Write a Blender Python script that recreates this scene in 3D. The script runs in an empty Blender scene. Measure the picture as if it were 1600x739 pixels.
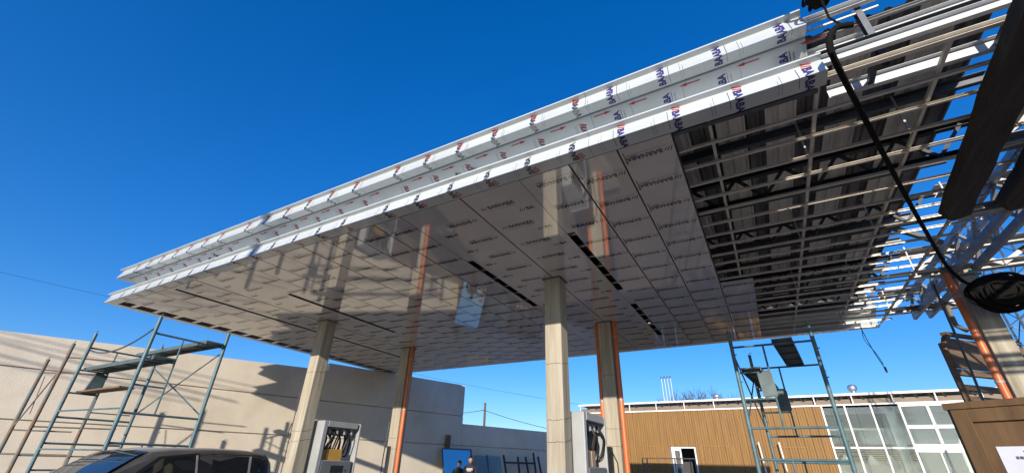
import bpy, bmesh, math, random
from mathutils import Vector, Matrix

random.seed(7)
scene = bpy.context.scene
col = scene.collection

# ------------------------------------------------------------------ camera
cam_d = bpy.data.cameras.new('camera'); cam = bpy.data.objects.new('camera', cam_d); col.objects.link(cam)
yaw, pit, rol = 0.519881, 0.495472, 0.025553
f = Vector((-math.sin(yaw)*math.cos(pit), math.cos(yaw)*math.cos(pit), math.sin(pit)))
r = Vector((math.cos(yaw), math.sin(yaw), 0)); u = r.cross(f)
r2 = math.cos(rol)*r + math.sin(rol)*u; u2 = -math.sin(rol)*r + math.cos(rol)*u
M = Matrix((r2, u2, -f)).transposed().to_4x4(); M.translation = (0, 0, 1.55)
cam.matrix_world = M
cam_d.sensor_width = 36; cam_d.lens = 14.842; cam_d.clip_end = 3000; cam_d.clip_start = 0.05
scene.camera = cam

# ------------------------------------------------------------------ sky and sun
SUN_TO = Vector((0.24, -1.0, 0.278)).normalized()
w = bpy.data.worlds.new('World'); scene.world = w; w.use_nodes = True
nt = w.node_tree; bg = nt.nodes['Background']
sky = nt.nodes.new('ShaderNodeTexSky'); sky.sky_type = 'NISHITA'; sky.sun_disc = False
sky.sun_elevation = math.asin(SUN_TO.z)
sky.sun_rotation = math.atan2(SUN_TO.x, SUN_TO.y)
sky.altitude = 0; sky.air_density = 1.0; sky.dust_density = 0.3; sky.ozone_density = 6.0
gm = nt.nodes.new('ShaderNodeGamma'); gm.inputs['Gamma'].default_value = 0.75
hs = nt.nodes.new('ShaderNodeHueSaturation'); hs.inputs['Hue'].default_value = 0.515; hs.inputs['Saturation'].default_value = 1.32; hs.inputs['Value'].default_value = 1.64
nt.links.new(sky.outputs['Color'], gm.inputs['Color']); nt.links.new(gm.outputs['Color'], hs.inputs['Color']); nt.links.new(hs.outputs['Color'], bg.inputs['Color'])
bg.inputs['Strength'].default_value = 0.15
sd = bpy.data.lights.new('sun', 'SUN'); so = bpy.data.objects.new('sun', sd); col.objects.link(so)
sd.energy = 5.0; sd.angle = math.radians(0.53); sd.color = (1.0, 0.885, 0.735)
so.rotation_euler = (-SUN_TO).to_track_quat('-Z', 'Y').to_euler(); so.location = (5, -20, 12)
scene.view_settings.view_transform = 'Standard'; scene.view_settings.look = 'None'
scene.view_settings.exposure = 0.25; scene.view_settings.gamma = 1.0
scene.render.engine = 'CYCLES'

# ------------------------------------------------------------------ materials
MATS = {}
def mat(name, c, rough=0.6, metal=0.0, c2=None, ns=3.0, nstretch=(1, 1, 1), detail=6, lo=0.35, hi=0.65,
        bump=0.0, bs=None, coat=0.0, coat_r=0.05, spec=0.5, ior=1.5, rvar=0.0, c3=None, s3=0.6, lo3=0.55, hi3=0.75, trans=0.0, alpha=1.0, coat_ior=1.5):
    m = bpy.data.materials.new(name); m.use_nodes = True; n = m.node_tree; b = n.nodes['Principled BSDF']
    b.inputs['Roughness'].default_value = rough; b.inputs['Metallic'].default_value = metal
    b.inputs['Specular IOR Level'].default_value = spec; b.inputs['IOR'].default_value = ior
    b.inputs['Coat Weight'].default_value = coat; b.inputs['Coat Roughness'].default_value = coat_r; b.inputs['Coat IOR'].default_value = coat_ior
    b.inputs['Transmission Weight'].default_value = trans; b.inputs['Alpha'].default_value = alpha
    b.inputs['Base Color'].default_value = (*c, 1)
    tc = n.nodes.new('ShaderNodeNewGeometry'); mp = n.nodes.new('ShaderNodeMapping')
    n.links.new(tc.outputs['Position'], mp.inputs['Vector']); mp.inputs['Scale'].default_value = nstretch
    def noise(scale, det=detail):
        t = n.nodes.new('ShaderNodeTexNoise'); t.inputs['Scale'].default_value = scale; t.inputs['Detail'].default_value = det
        t.inputs['Roughness'].default_value = 0.6
        n.links.new(mp.outputs['Vector'], t.inputs['Vector']); return t
    def ramp(src, a, bb):
        q = n.nodes.new('ShaderNodeMapRange'); q.inputs['From Min'].default_value = a; q.inputs['From Max'].default_value = bb
        n.links.new(src, q.inputs['Value']); return q.outputs['Result']
    if c2:
        t = noise(ns); mx = n.nodes.new('ShaderNodeMix'); mx.data_type = 'RGBA'
        n.links.new(ramp(t.outputs['Fac'], lo, hi), mx.inputs['Factor'])
        mx.inputs['A'].default_value = (*c, 1); mx.inputs['B'].default_value = (*c2, 1)
        out = mx.outputs['Result']
        if c3:
            t3 = noise(s3); m3 = n.nodes.new('ShaderNodeMix'); m3.data_type = 'RGBA'
            n.links.new(ramp(t3.outputs['Fac'], lo3, hi3), m3.inputs['Factor'])
            n.links.new(out, m3.inputs['A']); m3.inputs['B'].default_value = (*c3, 1); out = m3.outputs['Result']
        n.links.new(out, b.inputs['Base Color'])
        if rvar:
            q = n.nodes.new('ShaderNodeMapRange'); q.inputs['To Min'].default_value = rough - rvar; q.inputs['To Max'].default_value = rough + rvar
            n.links.new(t.outputs['Fac'], q.inputs['Value']); n.links.new(q.outputs['Result'], b.inputs['Roughness'])
    if bump:
        t = noise(bs or ns * 4, 4); bp = n.nodes.new('ShaderNodeBump'); bp.inputs['Strength'].default_value = bump; bp.inputs['Distance'].default_value = 0.02
        n.links.new(t.outputs['Fac'], bp.inputs['Height']); n.links.new(bp.outputs['Normal'], b.inputs['Normal'])
        if coat: n.links.new(bp.outputs['Normal'], b.inputs['Coat Normal'])
    MATS[name] = m; return m

mat('ground', (.24, .205, .165), .9, c2=(.16, .135, .108), ns=.8, bump=.4, bs=9, c3=(.28, .25, .21), s3=.15)
mat('film', (.56, .55, .555), .5, c2=(.50, .495, .50), ns=1.1, bump=.012, bs=.7, coat=1.0, coat_r=.05, spec=.0, coat_ior=2.9)
mat('film_fascia', (.54, .585, .605), .3, c2=(.49, .535, .555), ns=2.0, bump=.01, bs=1.0, coat=.5, coat_r=.1)
for _n, _c in (('ink', (.012, .011, .035)), ('ink_line', (.09, .09, .10)), ('ink_red', (.26, .035, .035))): mat(_n, _c, .5, coat=1.0, coat_r=.03, spec=0, coat_ior=2.5)
mat('ink_blue', (.022, .016, .16), .5); mat('ink_red_fascia', (.45, .03, .025), .5)
mat('concrete', (.44, .405, .33), .85, c2=(.32, .285, .215), ns=2.2, nstretch=(5, 5, .35), bump=.35, bs=9, c3=(.21, .19, .145), s3=1.5, lo3=.5, hi3=.78)
mat('wall', (.66, .60, .495), .92, c2=(.60, .54, .445), ns=1.1, bump=.25, bs=25, c3=(.45, .395, .315), s3=.5, lo3=.5, hi3=.85)
mat('orange_pvc', (.62, .17, .05), .38, c2=(.52, .135, .04), ns=3)
mat('galv', (.40, .40, .40), .5, .2, c2=(.27, .27, .28), ns=6, rvar=.1)
mat('galv_dark', (.12, .135, .155), .5, .4, c2=(.075, .085, .10), ns=4)
mat('galv_white', (.58, .60, .62), .4, .15, c2=(.50, .52, .54), ns=3)
mat('dark_shaded_steel', (.022, .026, .032), .55, .2, c2=(.035, .038, .045), ns=5)
mat('roof_metal_dark', (.26, .26, .26), .5, .4, c2=(.10, .10, .105), ns=2.2, nstretch=(4, .3, 1))
mat('roof_metal', (.80, .77, .71), .45, .1, c2=(.62, .60, .55), ns=2.2, nstretch=(4, .3, 1))
mat('batten', (.66, .63, .57), .4, .3, c2=(.55, .52, .46), ns=5)
mat('scaffold', (.10, .185, .215), .5, .1, c2=(.06, .12, .145), ns=5, c3=(.16, .10, .06), s3=4, lo3=.6, hi3=.72)
mat('rust_steel', (.20, .12, .07), .75, c2=(.12, .16, .17), ns=3, c3=(.30, .17, .09), s3=5)
mat('plank_steel', (.10, .15, .165), .6, .1, c2=(.06, .09, .10), ns=4, c3=(.20, .19, .17), s3=6, lo3=.6, hi3=.75)
mat('old_wood', (.19, .125, .07), .85, c2=(.11, .075, .045), ns=3, nstretch=(1, 1, 7), bump=.4)
mat('dark_wood', (.05, .044, .038), .85, c2=(.022, .02, .018), ns=2.5, nstretch=(6, .5, 2), bump=.6, bs=7)
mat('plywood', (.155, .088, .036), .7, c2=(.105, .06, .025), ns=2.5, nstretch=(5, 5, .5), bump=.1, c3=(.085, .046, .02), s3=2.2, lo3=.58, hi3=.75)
mat('paper', (.66, .68, .74), .7, c2=(.6, .62, .68), ns=8)
mat('cardboard', (.46, .29, .15), .8, c2=(.40, .25, .125), ns=6)
mat('yellow_bag', (.62, .36, .06), .6, c2=(.5, .28, .045), ns=9, bump=.4)
mat('dispenser_grey', (.36, .38, .39), .4, c2=(.31, .33, .34), ns=3)
mat('dispenser_dark', (.17, .18, .19), .5, c2=(.14, .15, .16), ns=4)
mat('black_rubber', (.012, .012, .013), .5, c2=(.02, .02, .021), ns=8)
mat('hose_black', (.006, .006, .006), .9, c2=(.011, .0105, .01), ns=9, bump=.3, bs=30, spec=.15)
mat('screen', (.008, .010, .012), .15)
mat('cladding', (.295, .158, .040), .65, c2=(.22, .115, .029), ns=1.4, nstretch=(7, 7, .5))
mat('brown_band', (.20, .155, .11), .6, c2=(.16, .125, .09), ns=2)
mat('white_paint', (.80, .79, .76), .45, c2=(.74, .73, .70), ns=3)
mat('glass', (.75, .82, .80), .02, trans=.92, ior=1.45)
mat('interior', (.62, .67, .63), .8, c2=(.55, .6, .57), ns=1)
mat('interior_dark', (.06, .06, .06), .8)
mat('lamp_white', (.75, .77, .74), .4)
mat('steel_pipe', (.55, .56, .57), .38, .8)
mat('bark', (.09, .07, .055), .9, c2=(.05, .04, .03), ns=8)
mat('pole_wood', (.16, .11, .075), .9, c2=(.10, .07, .05), ns=4, nstretch=(4, 4, .5))
mat('car_paint', (.06, .057, .053), .38, .3, c2=(.085, .08, .07), ns=3, coat=.5, coat_r=.12, c3=(.14, .125, .105), s3=1.3, lo3=.4, hi3=.75)
_m = MATS['car_paint'].node_tree; _b = _m.nodes['Principled BSDF']; _src = _b.inputs['Base Color'].links[0].from_socket
_g = _m.nodes.new('ShaderNodeNewGeometry'); _x = _m.nodes.new('ShaderNodeSeparateXYZ'); _r = _m.nodes.new('ShaderNodeMapRange'); _r.inputs['From Min'].default_value = .86; _r.inputs['From Max'].default_value = .995
_m.links.new(_g.outputs['Normal'], _x.inputs[0]); _m.links.new(_x.outputs['Z'], _r.inputs['Value'])       # road dust lying on the upward faces
_k = _m.nodes.new('ShaderNodeMix'); _k.data_type = 'RGBA'; _k.inputs['B'].default_value = (.52, .47, .39, 1)
_m.links.new(_r.outputs['Result'], _k.inputs['Factor']); _m.links.new(_src, _k.inputs['A']); _m.links.new(_k.outputs['Result'], _b.inputs['Base Color'])
mat('car_glass', (.012, .014, .016), .03, spec=.6)
mat('car_glass_front', (.02, .03, .04), .03, spec=1.0, ior=1.7)
mat('car_trim', (.012, .012, .012), .5)
mat('tyre', (.015, .015, .015), .8)
mat('rim', (.4, .4, .41), .3, .8)
mat('lamp_red', (.4, .01, .01), .15); mat('lamp_clear', (.7, .7, .72), .1)
mat('skin', (.36, .20, .135), .5); mat('hair', (.012, .010, .009), .6)
mat('cloth_black', (.012, .012, .014), .85, c2=(.02, .02, .023), ns=12)
mat('cloth_navy', (.014, .016, .026), .85, c2=(.022, .025, .04), ns=12)
mat('trouser', (.04, .045, .06), .85, c2=(.03, .034, .045), ns=10)
mat('print_white', (.75, .75, .75), .7)
mat('mirror_glass', (.62, .66, .69), .03, .95)
mat('sheet_glass', (.55, .66, .66), .03, trans=.85, ior=1.5)
mat('green_wire', (.05, .35, .25), .5)

# ------------------------------------------------------------------ mesh builder
class MB:
    def __init__(s): s.v = []; s.fc = []; s.mi = []; s.cur = 0
    def add(s, vs, fs, mi=None):
        o = len(s.v); s.v += [Vector(q) for q in vs]
        for q in fs: s.fc.append([i + o for i in q]); s.mi.append(s.cur if mi is None else mi)
        return s
    def box(s, a, b):
        x0, y0, z0 = [min(a[i], b[i]) for i in range(3)]; x1, y1, z1 = [max(a[i], b[i]) for i in range(3)]
        return s.add([(x0,y0,z0),(x1,y0,z0),(x1,y1,z0),(x0,y1,z0),(x0,y0,z1),(x1,y0,z1),(x1,y1,z1),(x0,y1,z1)],
              [(3,2,1,0),(4,5,6,7),(0,1,5,4),(1,2,6,5),(2,3,7,6),(3,0,4,7)])
    def beam(s, p, q, wd, h, up=(0, 0, 1)):
        p, q = Vector(p), Vector(q); d = (q - p).normalized(); up = Vector(up)
        if abs(d.dot(up)) > .98: up = Vector((0, 1, 0))
        sx = d.cross(up).normalized() * wd / 2; sy = sx.cross(d).normalized() * h / 2
        return s.add([p-sx-sy, p+sx-sy, p+sx+sy, p-sx+sy, q-sx-sy, q+sx-sy, q+sx+sy, q-sx+sy],
              [(0,1,2,3),(7,6,5,4),(0,4,5,1),(1,5,6,2),(2,6,7,3),(3,7,4,0)])
    def cchan(s, p, q, wd, h, t=.004, up=(0, 0, 1), flip=1):
        """lipless C channel: a web and two flanges"""
        p, q = Vector(p), Vector(q); d = (q - p).normalized(); up = Vector(up)
        sx = d.cross(up).normalized() * flip; sy = sx.cross(d).normalized() * flip
        a = sx * wd / 2; b = sy * h / 2
        s.beam(p - a, q - a, t, h, up)
        s.beam(p + b, q + b, wd, t, up); s.beam(p - b, q - b, wd, t, up); return s
    def tube(s, pts, rad, n=8, cap=True):
        pts = [Vector(p) for p in pts]; rings = []; prev = None
        for i, p in enumerate(pts):
            d = (pts[min(i+1, len(pts)-1)] - pts[max(i-1, 0)]).normalized()
            if prev is None:
                a = d.cross(Vector((0, 0, 1)) if abs(d.z) < .9 else Vector((1, 0, 0))).normalized()
            else: a = (prev - d * prev.dot(d)).normalized()
            prev = a; b = d.cross(a); rr = rad[i] if isinstance(rad, (list, tuple)) else rad
            rings.append([p + (a * math.cos(2*math.pi*k/n) + b * math.sin(2*math.pi*k/n)) * rr for k in range(n)])
        vs = [q for g in rings for q in g]; fs = []
        for i in range(len(rings) - 1):
            for k in range(n):
                k2 = (k + 1) % n; fs.append((i*n+k, i*n+k2, (i+1)*n+k2, (i+1)*n+k))
        if cap: fs += [tuple(range(n))[::-1], tuple((len(rings)-1)*n + k for k in range(n))]
        return s.add(vs, fs)
    def prism(s, poly, axis_pts):
        """poly: list of points; axis_pts: extrude vector"""
        e = Vector(axis_pts); n = len(poly); vs = [Vector(q) for q in poly] + [Vector(q) + e for q in poly]
        fs = [tuple(range(n))[::-1], tuple(range(n, 2*n))] + [(i, (i+1) % n, n + (i+1) % n, n + i) for i in range(n)]
        return s.add(vs, fs)
    def lathe(s, prof, c=(0, 0, 0), n=16):
        c = Vector(c); vs = []; fs = []
        for (rr, z) in prof:
            vs += [c + Vector((rr*math.cos(2*math.pi*k/n), rr*math.sin(2*math.pi*k/n), z)) for k in range(n)]
        for i in range(len(prof)-1):
            for k in range(n):
                k2 = (k+1) % n; fs.append((i*n+k, i*n+k2, (i+1)*n+k2, (i+1)*n+k))
        return s.add(vs, fs)
    def mesh(s, name, mats, off=Vector((0, 0, 0)), smooth=False, fix=True):
        me = bpy.data.meshes.new(name); me.from_pydata([tuple(q - off) for q in s.v], [], s.fc)
        for m in mats: me.materials.append(MATS[m])
        me.polygons.foreach_set('material_index', s.mi)
        if fix:
            bm = bmesh.new(); bm.from_mesh(me); bmesh.ops.recalc_face_normals(bm, faces=bm.faces); bm.to_mesh(me); bm.free()
        if smooth: me.polygons.foreach_set('use_smooth', [True] * len(me.polygons))
        me.update(); return me
    def build(s, name, m, parent=None, smooth=False, bevel=0, fix=True):
        off = Vector((0, 0, 0)); q = parent
        while q is not None: off += q.location; q = q.parent
        me = s.mesh(name, [m] if isinstance(m, str) else m, off, smooth, fix)
        o = bpy.data.objects.new(name, me); col.objects.link(o); o.parent = parent
        if bevel:
            bv = o.modifiers.new('bevel', 'BEVEL'); bv.width = bevel; bv.segments = 2; bv.limit_method = 'ANGLE'
        if smooth and not bevel:
            for e in me.edges: pass
            try:
                me.set_sharp_from_angle(angle=math.radians(40))
            except Exception: pass
        return o

def tag(o, label=None, cat=None, group=None, kind=None):
    for k, v in (('label', label), ('category', cat), ('group', group), ('kind', kind)):
        if v: o[k] = v
    return o
def thing(name, loc, label, cat, group=None):
    o = bpy.data.objects.new(name, None); o.empty_display_size = .2; o.location = loc; col.objects.link(o)
    return tag(o, label, cat, group)
def copy_tree(o, parent=None):
    c = o.copy(); col.objects.link(c); c.parent = parent
    for ch in list(o.children): copy_tree(ch, c)
    return c
def lerp(a, b, t): return Vector(a) * (1 - t) + Vector(b) * t
def arc(a, b, sag, n=12):
    return [lerp(a, b, i/n) - Vector((0, 0, sag * 4 * (i/n) * (1 - i/n))) for i in range(n+1)]

# lettering as flat geometry: list of (verts2d, faces)
def text2d(body, size, bold=.012):
    cu = bpy.data.curves.new('lettering', 'FONT'); cu.body = body; cu.size = size; cu.offset = bold * size; cu.resolution_u = 2
    ob = bpy.data.objects.new('lettering', cu); col.objects.link(ob)
    dg = bpy.context.evaluated_depsgraph_get(); dg.update()
    me = bpy.data.meshes.new_from_object(ob.evaluated_get(dg))
    vs = [(q.co.x, q.co.y) for q in me.vertices]; fs = [tuple(p.vertices) for p in me.polygons]
    bpy.data.objects.remove(ob); bpy.data.curves.remove(cu); bpy.data.meshes.remove(me)
    return vs, fs
def logo2d(h):
    """three slanted strokes"""
    vs, fs = [], []
    for k in range(3):
        x = k * h * .42; t = h * .2
        o = len(vs); vs += [(x, 0), (x + t, 0), (x + t + h * .38, h * (1 - .12*k)), (x + h * .38, h * (1 - .12*k))]; fs.append((o, o+1, o+2, o+3))
    return vs, fs
TXT, TXTF = text2d('BARNABA', .088, .035)
tw = max(q[0] for q in TXT); th = max(q[1] for q in TXT)
def fit(vs, width, height): return [(q[0] / tw * width, q[1] / th * height) for q in vs]

# ------------------------------------------------------------------ ground
g = MB(); n = 24
g.add([(-900 + 1800*i/n, -900 + 1800*j/n, 0) for j in range(n+1) for i in range(n+1)],
      [(j*(n+1)+i, j*(n+1)+i+1, (j+1)*(n+1)+i+1, (j+1)*(n+1)+i) for j in range(n) for i in range(n)])
tag(g.build('ground', 'ground'), kind='structure')
for nm, cx in (('pump_island', -9.57), ('pump_island', -3.075), ('pump_island', 3.68)):
    o = MB().box((cx - .55, 6.2, -.02), (cx + .55, 11.2, .15)).build('pavement', 'concrete', bevel=.02); tag(o, kind='structure')

# ------------------------------------------------------------------ canopy
ZS = 4.75; YN = 3.651; YB = 13.40; XL = -13.334; XE = 1.15
canopy = thing('canopy', (-6, 8.5, ZS), 'long flat filling station canopy with white film covered fascia and half clad ceiling', 'canopy')
# fascia profile: (inset d, z) outside faces
PROF = [(.198, 4.75), (0, 4.75), (.060, 4.940), (0, 4.958), (.0015, 4.974), (.54, 5.148), (.198, 5.400), (.196, 5.45), (.180, 5.45), (.176, 5.412), (0, 5.382), (.062, 5.578), (0, 5.598), (.0015, 5.614), (.30, 5.63)]
def fp(path, d, z):
    """path: ('front', x) / ('left', y) / ('back', x)"""
    k, t = path
    if k == 'front': return Vector((t, YN + d, z))
    if k == 'left': return Vector((XL + d, t, z))
    return Vector((t, YB - d, z))
def fascia(a, b, capa=False):
    m = MB(); vs = []
    for e in (a, b):
        for (d, z) in PROF:
            p = fp(e, d, z)
            if e[0] == 'front' and e[1] == XL: p.x = XL + d
            if e[0] == 'left' and e[1] == YN: p.y = YN + d
            if e[0] == 'left' and e[1] == YB: p.y = YB - d
            if e[0] == 'back' and e[1] == XL: p.x = XL + d
            vs.append(p)
    k = len(PROF)
    m.add(vs, [(i, i+1, k+i+1, k+i) for i in range(k-1)])
    o = m.build('fascia_panel', 'film_fascia', canopy, fix=False)
    sol = o.modifiers.new('thick', 'SOLIDIFY'); sol.thickness = .004; sol.offset = 0
    return o
joints = [XE, -1.12, -4.95, -8.80, XL]
front_panels = []
for i in range(4):
    front_panels.append((fascia(('front', joints[i] - (.002 if i else 0)), ('front', joints[i+1] + (.002 if i < 3 else 0))), joints[i+1], joints[i]))
lj = [YN, 7.0, 10.3, YB]
for i in range(3): fascia(('left', lj[i] + (.002 if i else 0)), ('left', lj[i+1] - (.002 if i < 2 else 0)))
bj = [XL, -9, -5, -1, 2.9]
for i in range(4): fascia(('back', bj[i] + (.002 if i else 0)), ('back', bj[i+1] - .002))

# ---- printing on the fascia film, folded along the profile
def prof_pt(seg0, s):
    """walk the profile outward faces from PROF[seg0] toward PROF[seg0+1].. by arclength s; returns inset,z,normal(d,z)"""
    i = seg0
    while True:
        a, b = PROF[i], PROF[i+1]; L = math.hypot(b[0]-a[0], b[1]-a[1])
        if s <= L or i + 2 >= len(PROF): break
        s -= L; i += 1
    t = s / L; dx, dz = (b[0]-a[0])/L, (b[1]-a[1])/L
    return a[0] + dx*s, a[1] + dz*s, (-dz, dx)
def seglens(seg0, k):
    out = [0]
    for i in range(seg0, seg0 + k):
        out.append(out[-1] + math.hypot(PROF[i+1][0]-PROF[i][0], PROF[i+1][1]-PROF[i][1]))
    return out
def fold_print(m, vs2, fs, mi, seg0, cuts, xc, s0, flipx, sdir, smin=0, smax=9):
    """2-D lettering (a along text, b up) bent over the profile: a -> arclength, b -> X"""
    bm = bmesh.new(); bv = [bm.verts.new((sdir * a + s0, b * flipx + xc, 0)) for a, b in vs2]
    for q in fs:
        try: bm.faces.new([bv[i] for i in q])
        except ValueError: pass
    for c in cuts:
        geo = bm.verts[:] + bm.edges[:] + bm.faces[:]
        bmesh.ops.bisect_plane(bm, geom=geo, plane_co=(c, 0, 0), plane_no=(1, 0, 0))
    bm.verts.ensure_lookup_table(); bm.faces.ensure_lookup_table()
    for fc in bm.faces:
        ctr = fc.calc_center_median()
        if not (smin + 1e-4 < ctr.x < smax - 1e-4): continue
        # owning segment from the face centre
        k = 0
        for j, c in enumerate(cuts):
            if ctr.x > c: k = j
        a = PROF[seg0 + k]; b = PROF[seg0 + k + 1]; L = math.hypot(b[0]-a[0], b[1]-a[1]); dx, dz = (b[0]-a[0])/L, (b[1]-a[1])/L
        pts = []
        for v in fc.verts:
            s = v.co.x - cuts[k]
            nx, nz = -abs(dz) if dz else 0, 0
            nd, nzv = (-dz, dx)                       # outward normal of the walk
            pts.append((v.co.y, YN + a[0] + dx*s + nd*.004, a[1] + dz*s + nzv*.004))
        m.add(pts, [tuple(range(len(pts)))], mi)
    bm.free()
lv, lf = logo2d(.085)
def strokes(m, seg0, cuts, x, sa, sb, wd=.004):
    fold_print(m, [(sa, -wd), (sb, -wd), (sb, wd), (sa, wd)], [(0, 1, 2, 3)], 2, seg0, cuts, x, 0, 1, 1)
LOWC = seglens(0, 3); PANC = seglens(5, 1); UPC = seglens(9, 3)
INKS = ['ink', 'ink_blue', 'ink_line', 'ink_red_fascia']
OFFYZ = Vector((0, canopy.location.y, canopy.location.z))
TB = text2d('BAABA', .088, .035); TBw = max(q[0] for q in TB[0])
def fitb(width, height): return [(q[0] / TBw * width, q[1] / th * height) for q in TB[0]]
def print_meshes(right):
    ti = 1 if right else 0; out = []
    m = MB()
    fold_print(m, fitb(.35, .075), TB[1], ti, 0, LOWC, 0, .335 if right else .03, 1 if right else -1, -1 if right else 1, 0, LOWC[-1])
    fold_print(m, lv, lf, 3, 0, LOWC, 0, .42 if right else .02, 1, -1 if right else 1, 0, LOWC[-1])
    strokes(m, 0, LOWC, -.05, .06, .36, .003); strokes(m, 0, LOWC, -.19, .05, .34, .0015); strokes(m, 0, LOWC, -.22, .05, .26, .0015)
    out.append(m.mesh('film_print', INKS, OFFYZ, fix=False)); m = MB()
    if right:
        PL = PANC[-1]; fold_print(m, fit(TXT, .36, .078), TXTF, 1, 5, PANC, 0, PL - .42, -1, 1, PL - .24, PL); strokes(m, 5, PANC, .022, PL - .23, PL - .06, .004)
        strokes(m, 5, PANC, .15, PL - .22, PL - .05, .0015)
        for k in range(5): strokes(m, 5, PANC, .055, PL - .19 + k*.022, PL - .177 + k*.022, .006)
    else:
        PL = PANC[-1]; fold_print(m, fit(TXT, .36, .07), TXTF, 0, 5, PANC, 0, PL - .09, 1, -1, PL - .24, PL); fold_print(m, lv, lf, 3, 5, PANC, 0, PL - .06, 1, -1, 0, PL)
        strokes(m, 5, PANC, -.04, PL - .22, PL - .06, .0015); strokes(m, 5, PANC, -.06, PL - .2, PL - .06, .0015)
    out.append(m.mesh('film_print', INKS, OFFYZ, fix=False)); m = MB()
    s = PANC[-1] - .035; ax = .20
    fold_print(m, [(s-.006, 0), (s+.006, 0), (s+.006, .14), (s-.006, .14)], [(0, 1, 2, 3)], 3, 5, PANC, ax, 0, 1, 1)
    fold_print(m, [(s-.018, 0), (s+.018, 0), (s, -.08)] if right else [(s-.018, .14), (s+.018, .14), (s, .22)], [(0, 1, 2)], 3, 5, PANC, ax, 0, 1, 1)
    out.append(m.mesh('arrow_print', INKS, OFFYZ, fix=False)); m = MB()
    fold_print(m, fitb(.37, .078), TB[1], ti, 9, UPC, 0, (.03 if right else .37), -1 if right else 1, 1 if right else -1, 0, UPC[-1])
    if not right: fold_print(m, lv, lf, 3, 9, UPC, 0, .415, 1, -1, 0, UPC[-1])
    strokes(m, 9, UPC, .05, .05, .38, .003); strokes(m, 9, UPC, .17, .05, .36, .0015); strokes(m, 9, UPC, .20, .08, .3, .0015)
    out.append(m.mesh('film_print', INKS, OFFYZ, fix=False))
    return out
PM = {True: print_meshes(True), False: print_meshes(False)}
for (o, xa, xb) in front_panels:
    x = xb - .17
    while x > xa + .26:
        for me in PM[x > -1.12]:
            q = bpy.data.objects.new(me.name.split('.')[0], me); col.objects.link(q); q.parent = o; q.location = (x - canopy.location.x, 0, 0)
        x -= .587

# ---- soffit strips
BOUNDS = [.336, -.25, -.854, -1.443, -2.067, -3.05, -4.074, -4.672, -5.242, -5.779, -6.342, -6.934, -7.504, -8.038, -8.64, -9.696, -10.672, -11.35, -12.0, -12.75]
SLOTS = {-2.067, -4.074, -8.64, -10.672}
YS0, YS1 = 3.862, 13.19
def soffit_print(cut):
    m = MB()
    ff, src = (CUT[1], CUT[0]) if cut else (TXTF, TXT)
    m.add([(a / tw * .42 - .16, -b / th * .075, 0) for a, b in src], ff, 0)
    m.add([(a * .85 - .275, -b * .85, 0) for a, b in lv], lf, 1)
    if not cut:
        m.add([(-.24, .050, 0), (.25, .050, 0), (.25, .0455, 0), (-.24, .0455, 0)], [(0, 1, 2, 3)], 2)
        x = .12
        while x < .235: m.add([(x, .028, 0), (x + .012, .028, 0), (x + .012, .014, 0), (x, .014, 0)], [(0, 1, 2, 3)], 2); x += .018
    return m.mesh('film_print', ['ink', 'ink_red', 'ink_line'], fix=False)
def arrow_print():
    m = MB(); m.add([(-.006, -.12, 0), (.006, -.12, 0), (.006, .06, 0), (-.006, .06, 0)], [(0, 1, 2, 3)]); m.add([(-.018, .06, 0), (.018, .06, 0), (0, .14, 0)], [(0, 1, 2)])
    return m.mesh('arrow_print', ['ink_red'], fix=False)
def film_prints(x0, x1, y0, y1, rot, phase, zz, panel, arrows=False):
    W = x1 - x0; y = y0 + phase
    def put(me, cx, cy, turn, nm='film_print'):
        q = bpy.data.objects.new(nm, me); col.objects.link(q); q.parent = panel; q.location = Vector((cx, cy, zz)) - canopy.location
        q.rotation_euler.z = math.pi if turn else 0
    while y < y1 - .1:
        if W < .75: put(SP, x0 + W/2, y, rot)
        elif rot: put(SP, x1 - .36, y, True); put(SC, x0 + .06, y + .25, True)
        else: put(SP, x0 + .36, y, False); put(SC, x1 - .06, y + .25, False)
        if arrows: put(AP, x0 + .03, y, False, 'arrow_print')
        y += .60
CUT = text2d('BA', .088, .035); SP = soffit_print(False); SC = soffit_print(True); AP = arrow_print()
for i in range(len(BOUNDS) - 1):
    x1, x0 = BOUNDS[i], BOUNDS[i+1]
    a = x0 + (.065 if x0 in SLOTS else .011); b = x1 - (.065 if x1 in SLOTS else .011)
    y0 = 8.62 if i == 0 else YS0; dz = random.uniform(-.0025, .0025)
    y1 = YS1
    p = MB().box((a, y0, ZS + dz), (b, y1, ZS + .004 + dz))
    # folded-up edges of the tray
    p.box((a + .05, y0 + .01, ZS + .0042 + dz), (a + .054, y1 - .01, ZS + .05 + dz)); p.box((b - .054, y0 + .01, ZS + .0042 + dz), (b - .05, y1 - .01, ZS + .05 + dz))
    o = p.build('soffit_panel', 'film', canopy)
    rot = i not in (4,) and not (i == 5 and False)
    if i in (4,): rot = False
    film_prints(a, b, y0, y1, rot, [.2, .2, .42, .2, .42, .55][i % 6] if i < 6 else random.uniform(.1, .6), ZS + dz - .003, o, i in (0, 1, 2))
for bx_ in BOUNDS[1:-1]:
    if bx_ not in SLOTS: MB().box((bx_ - .0115, 8.62 if bx_ > -.1 else YS0, ZS + .005), (bx_ + .0115, YS1, ZS + .012)).build('joint_seal', 'black_rubber', canopy)
MB().box((-12.75, YS0 - .013, ZS + .004), (.33, YS0 - .001, ZS + .012)).build('joint_seal', 'black_rubber', canopy)
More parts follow.
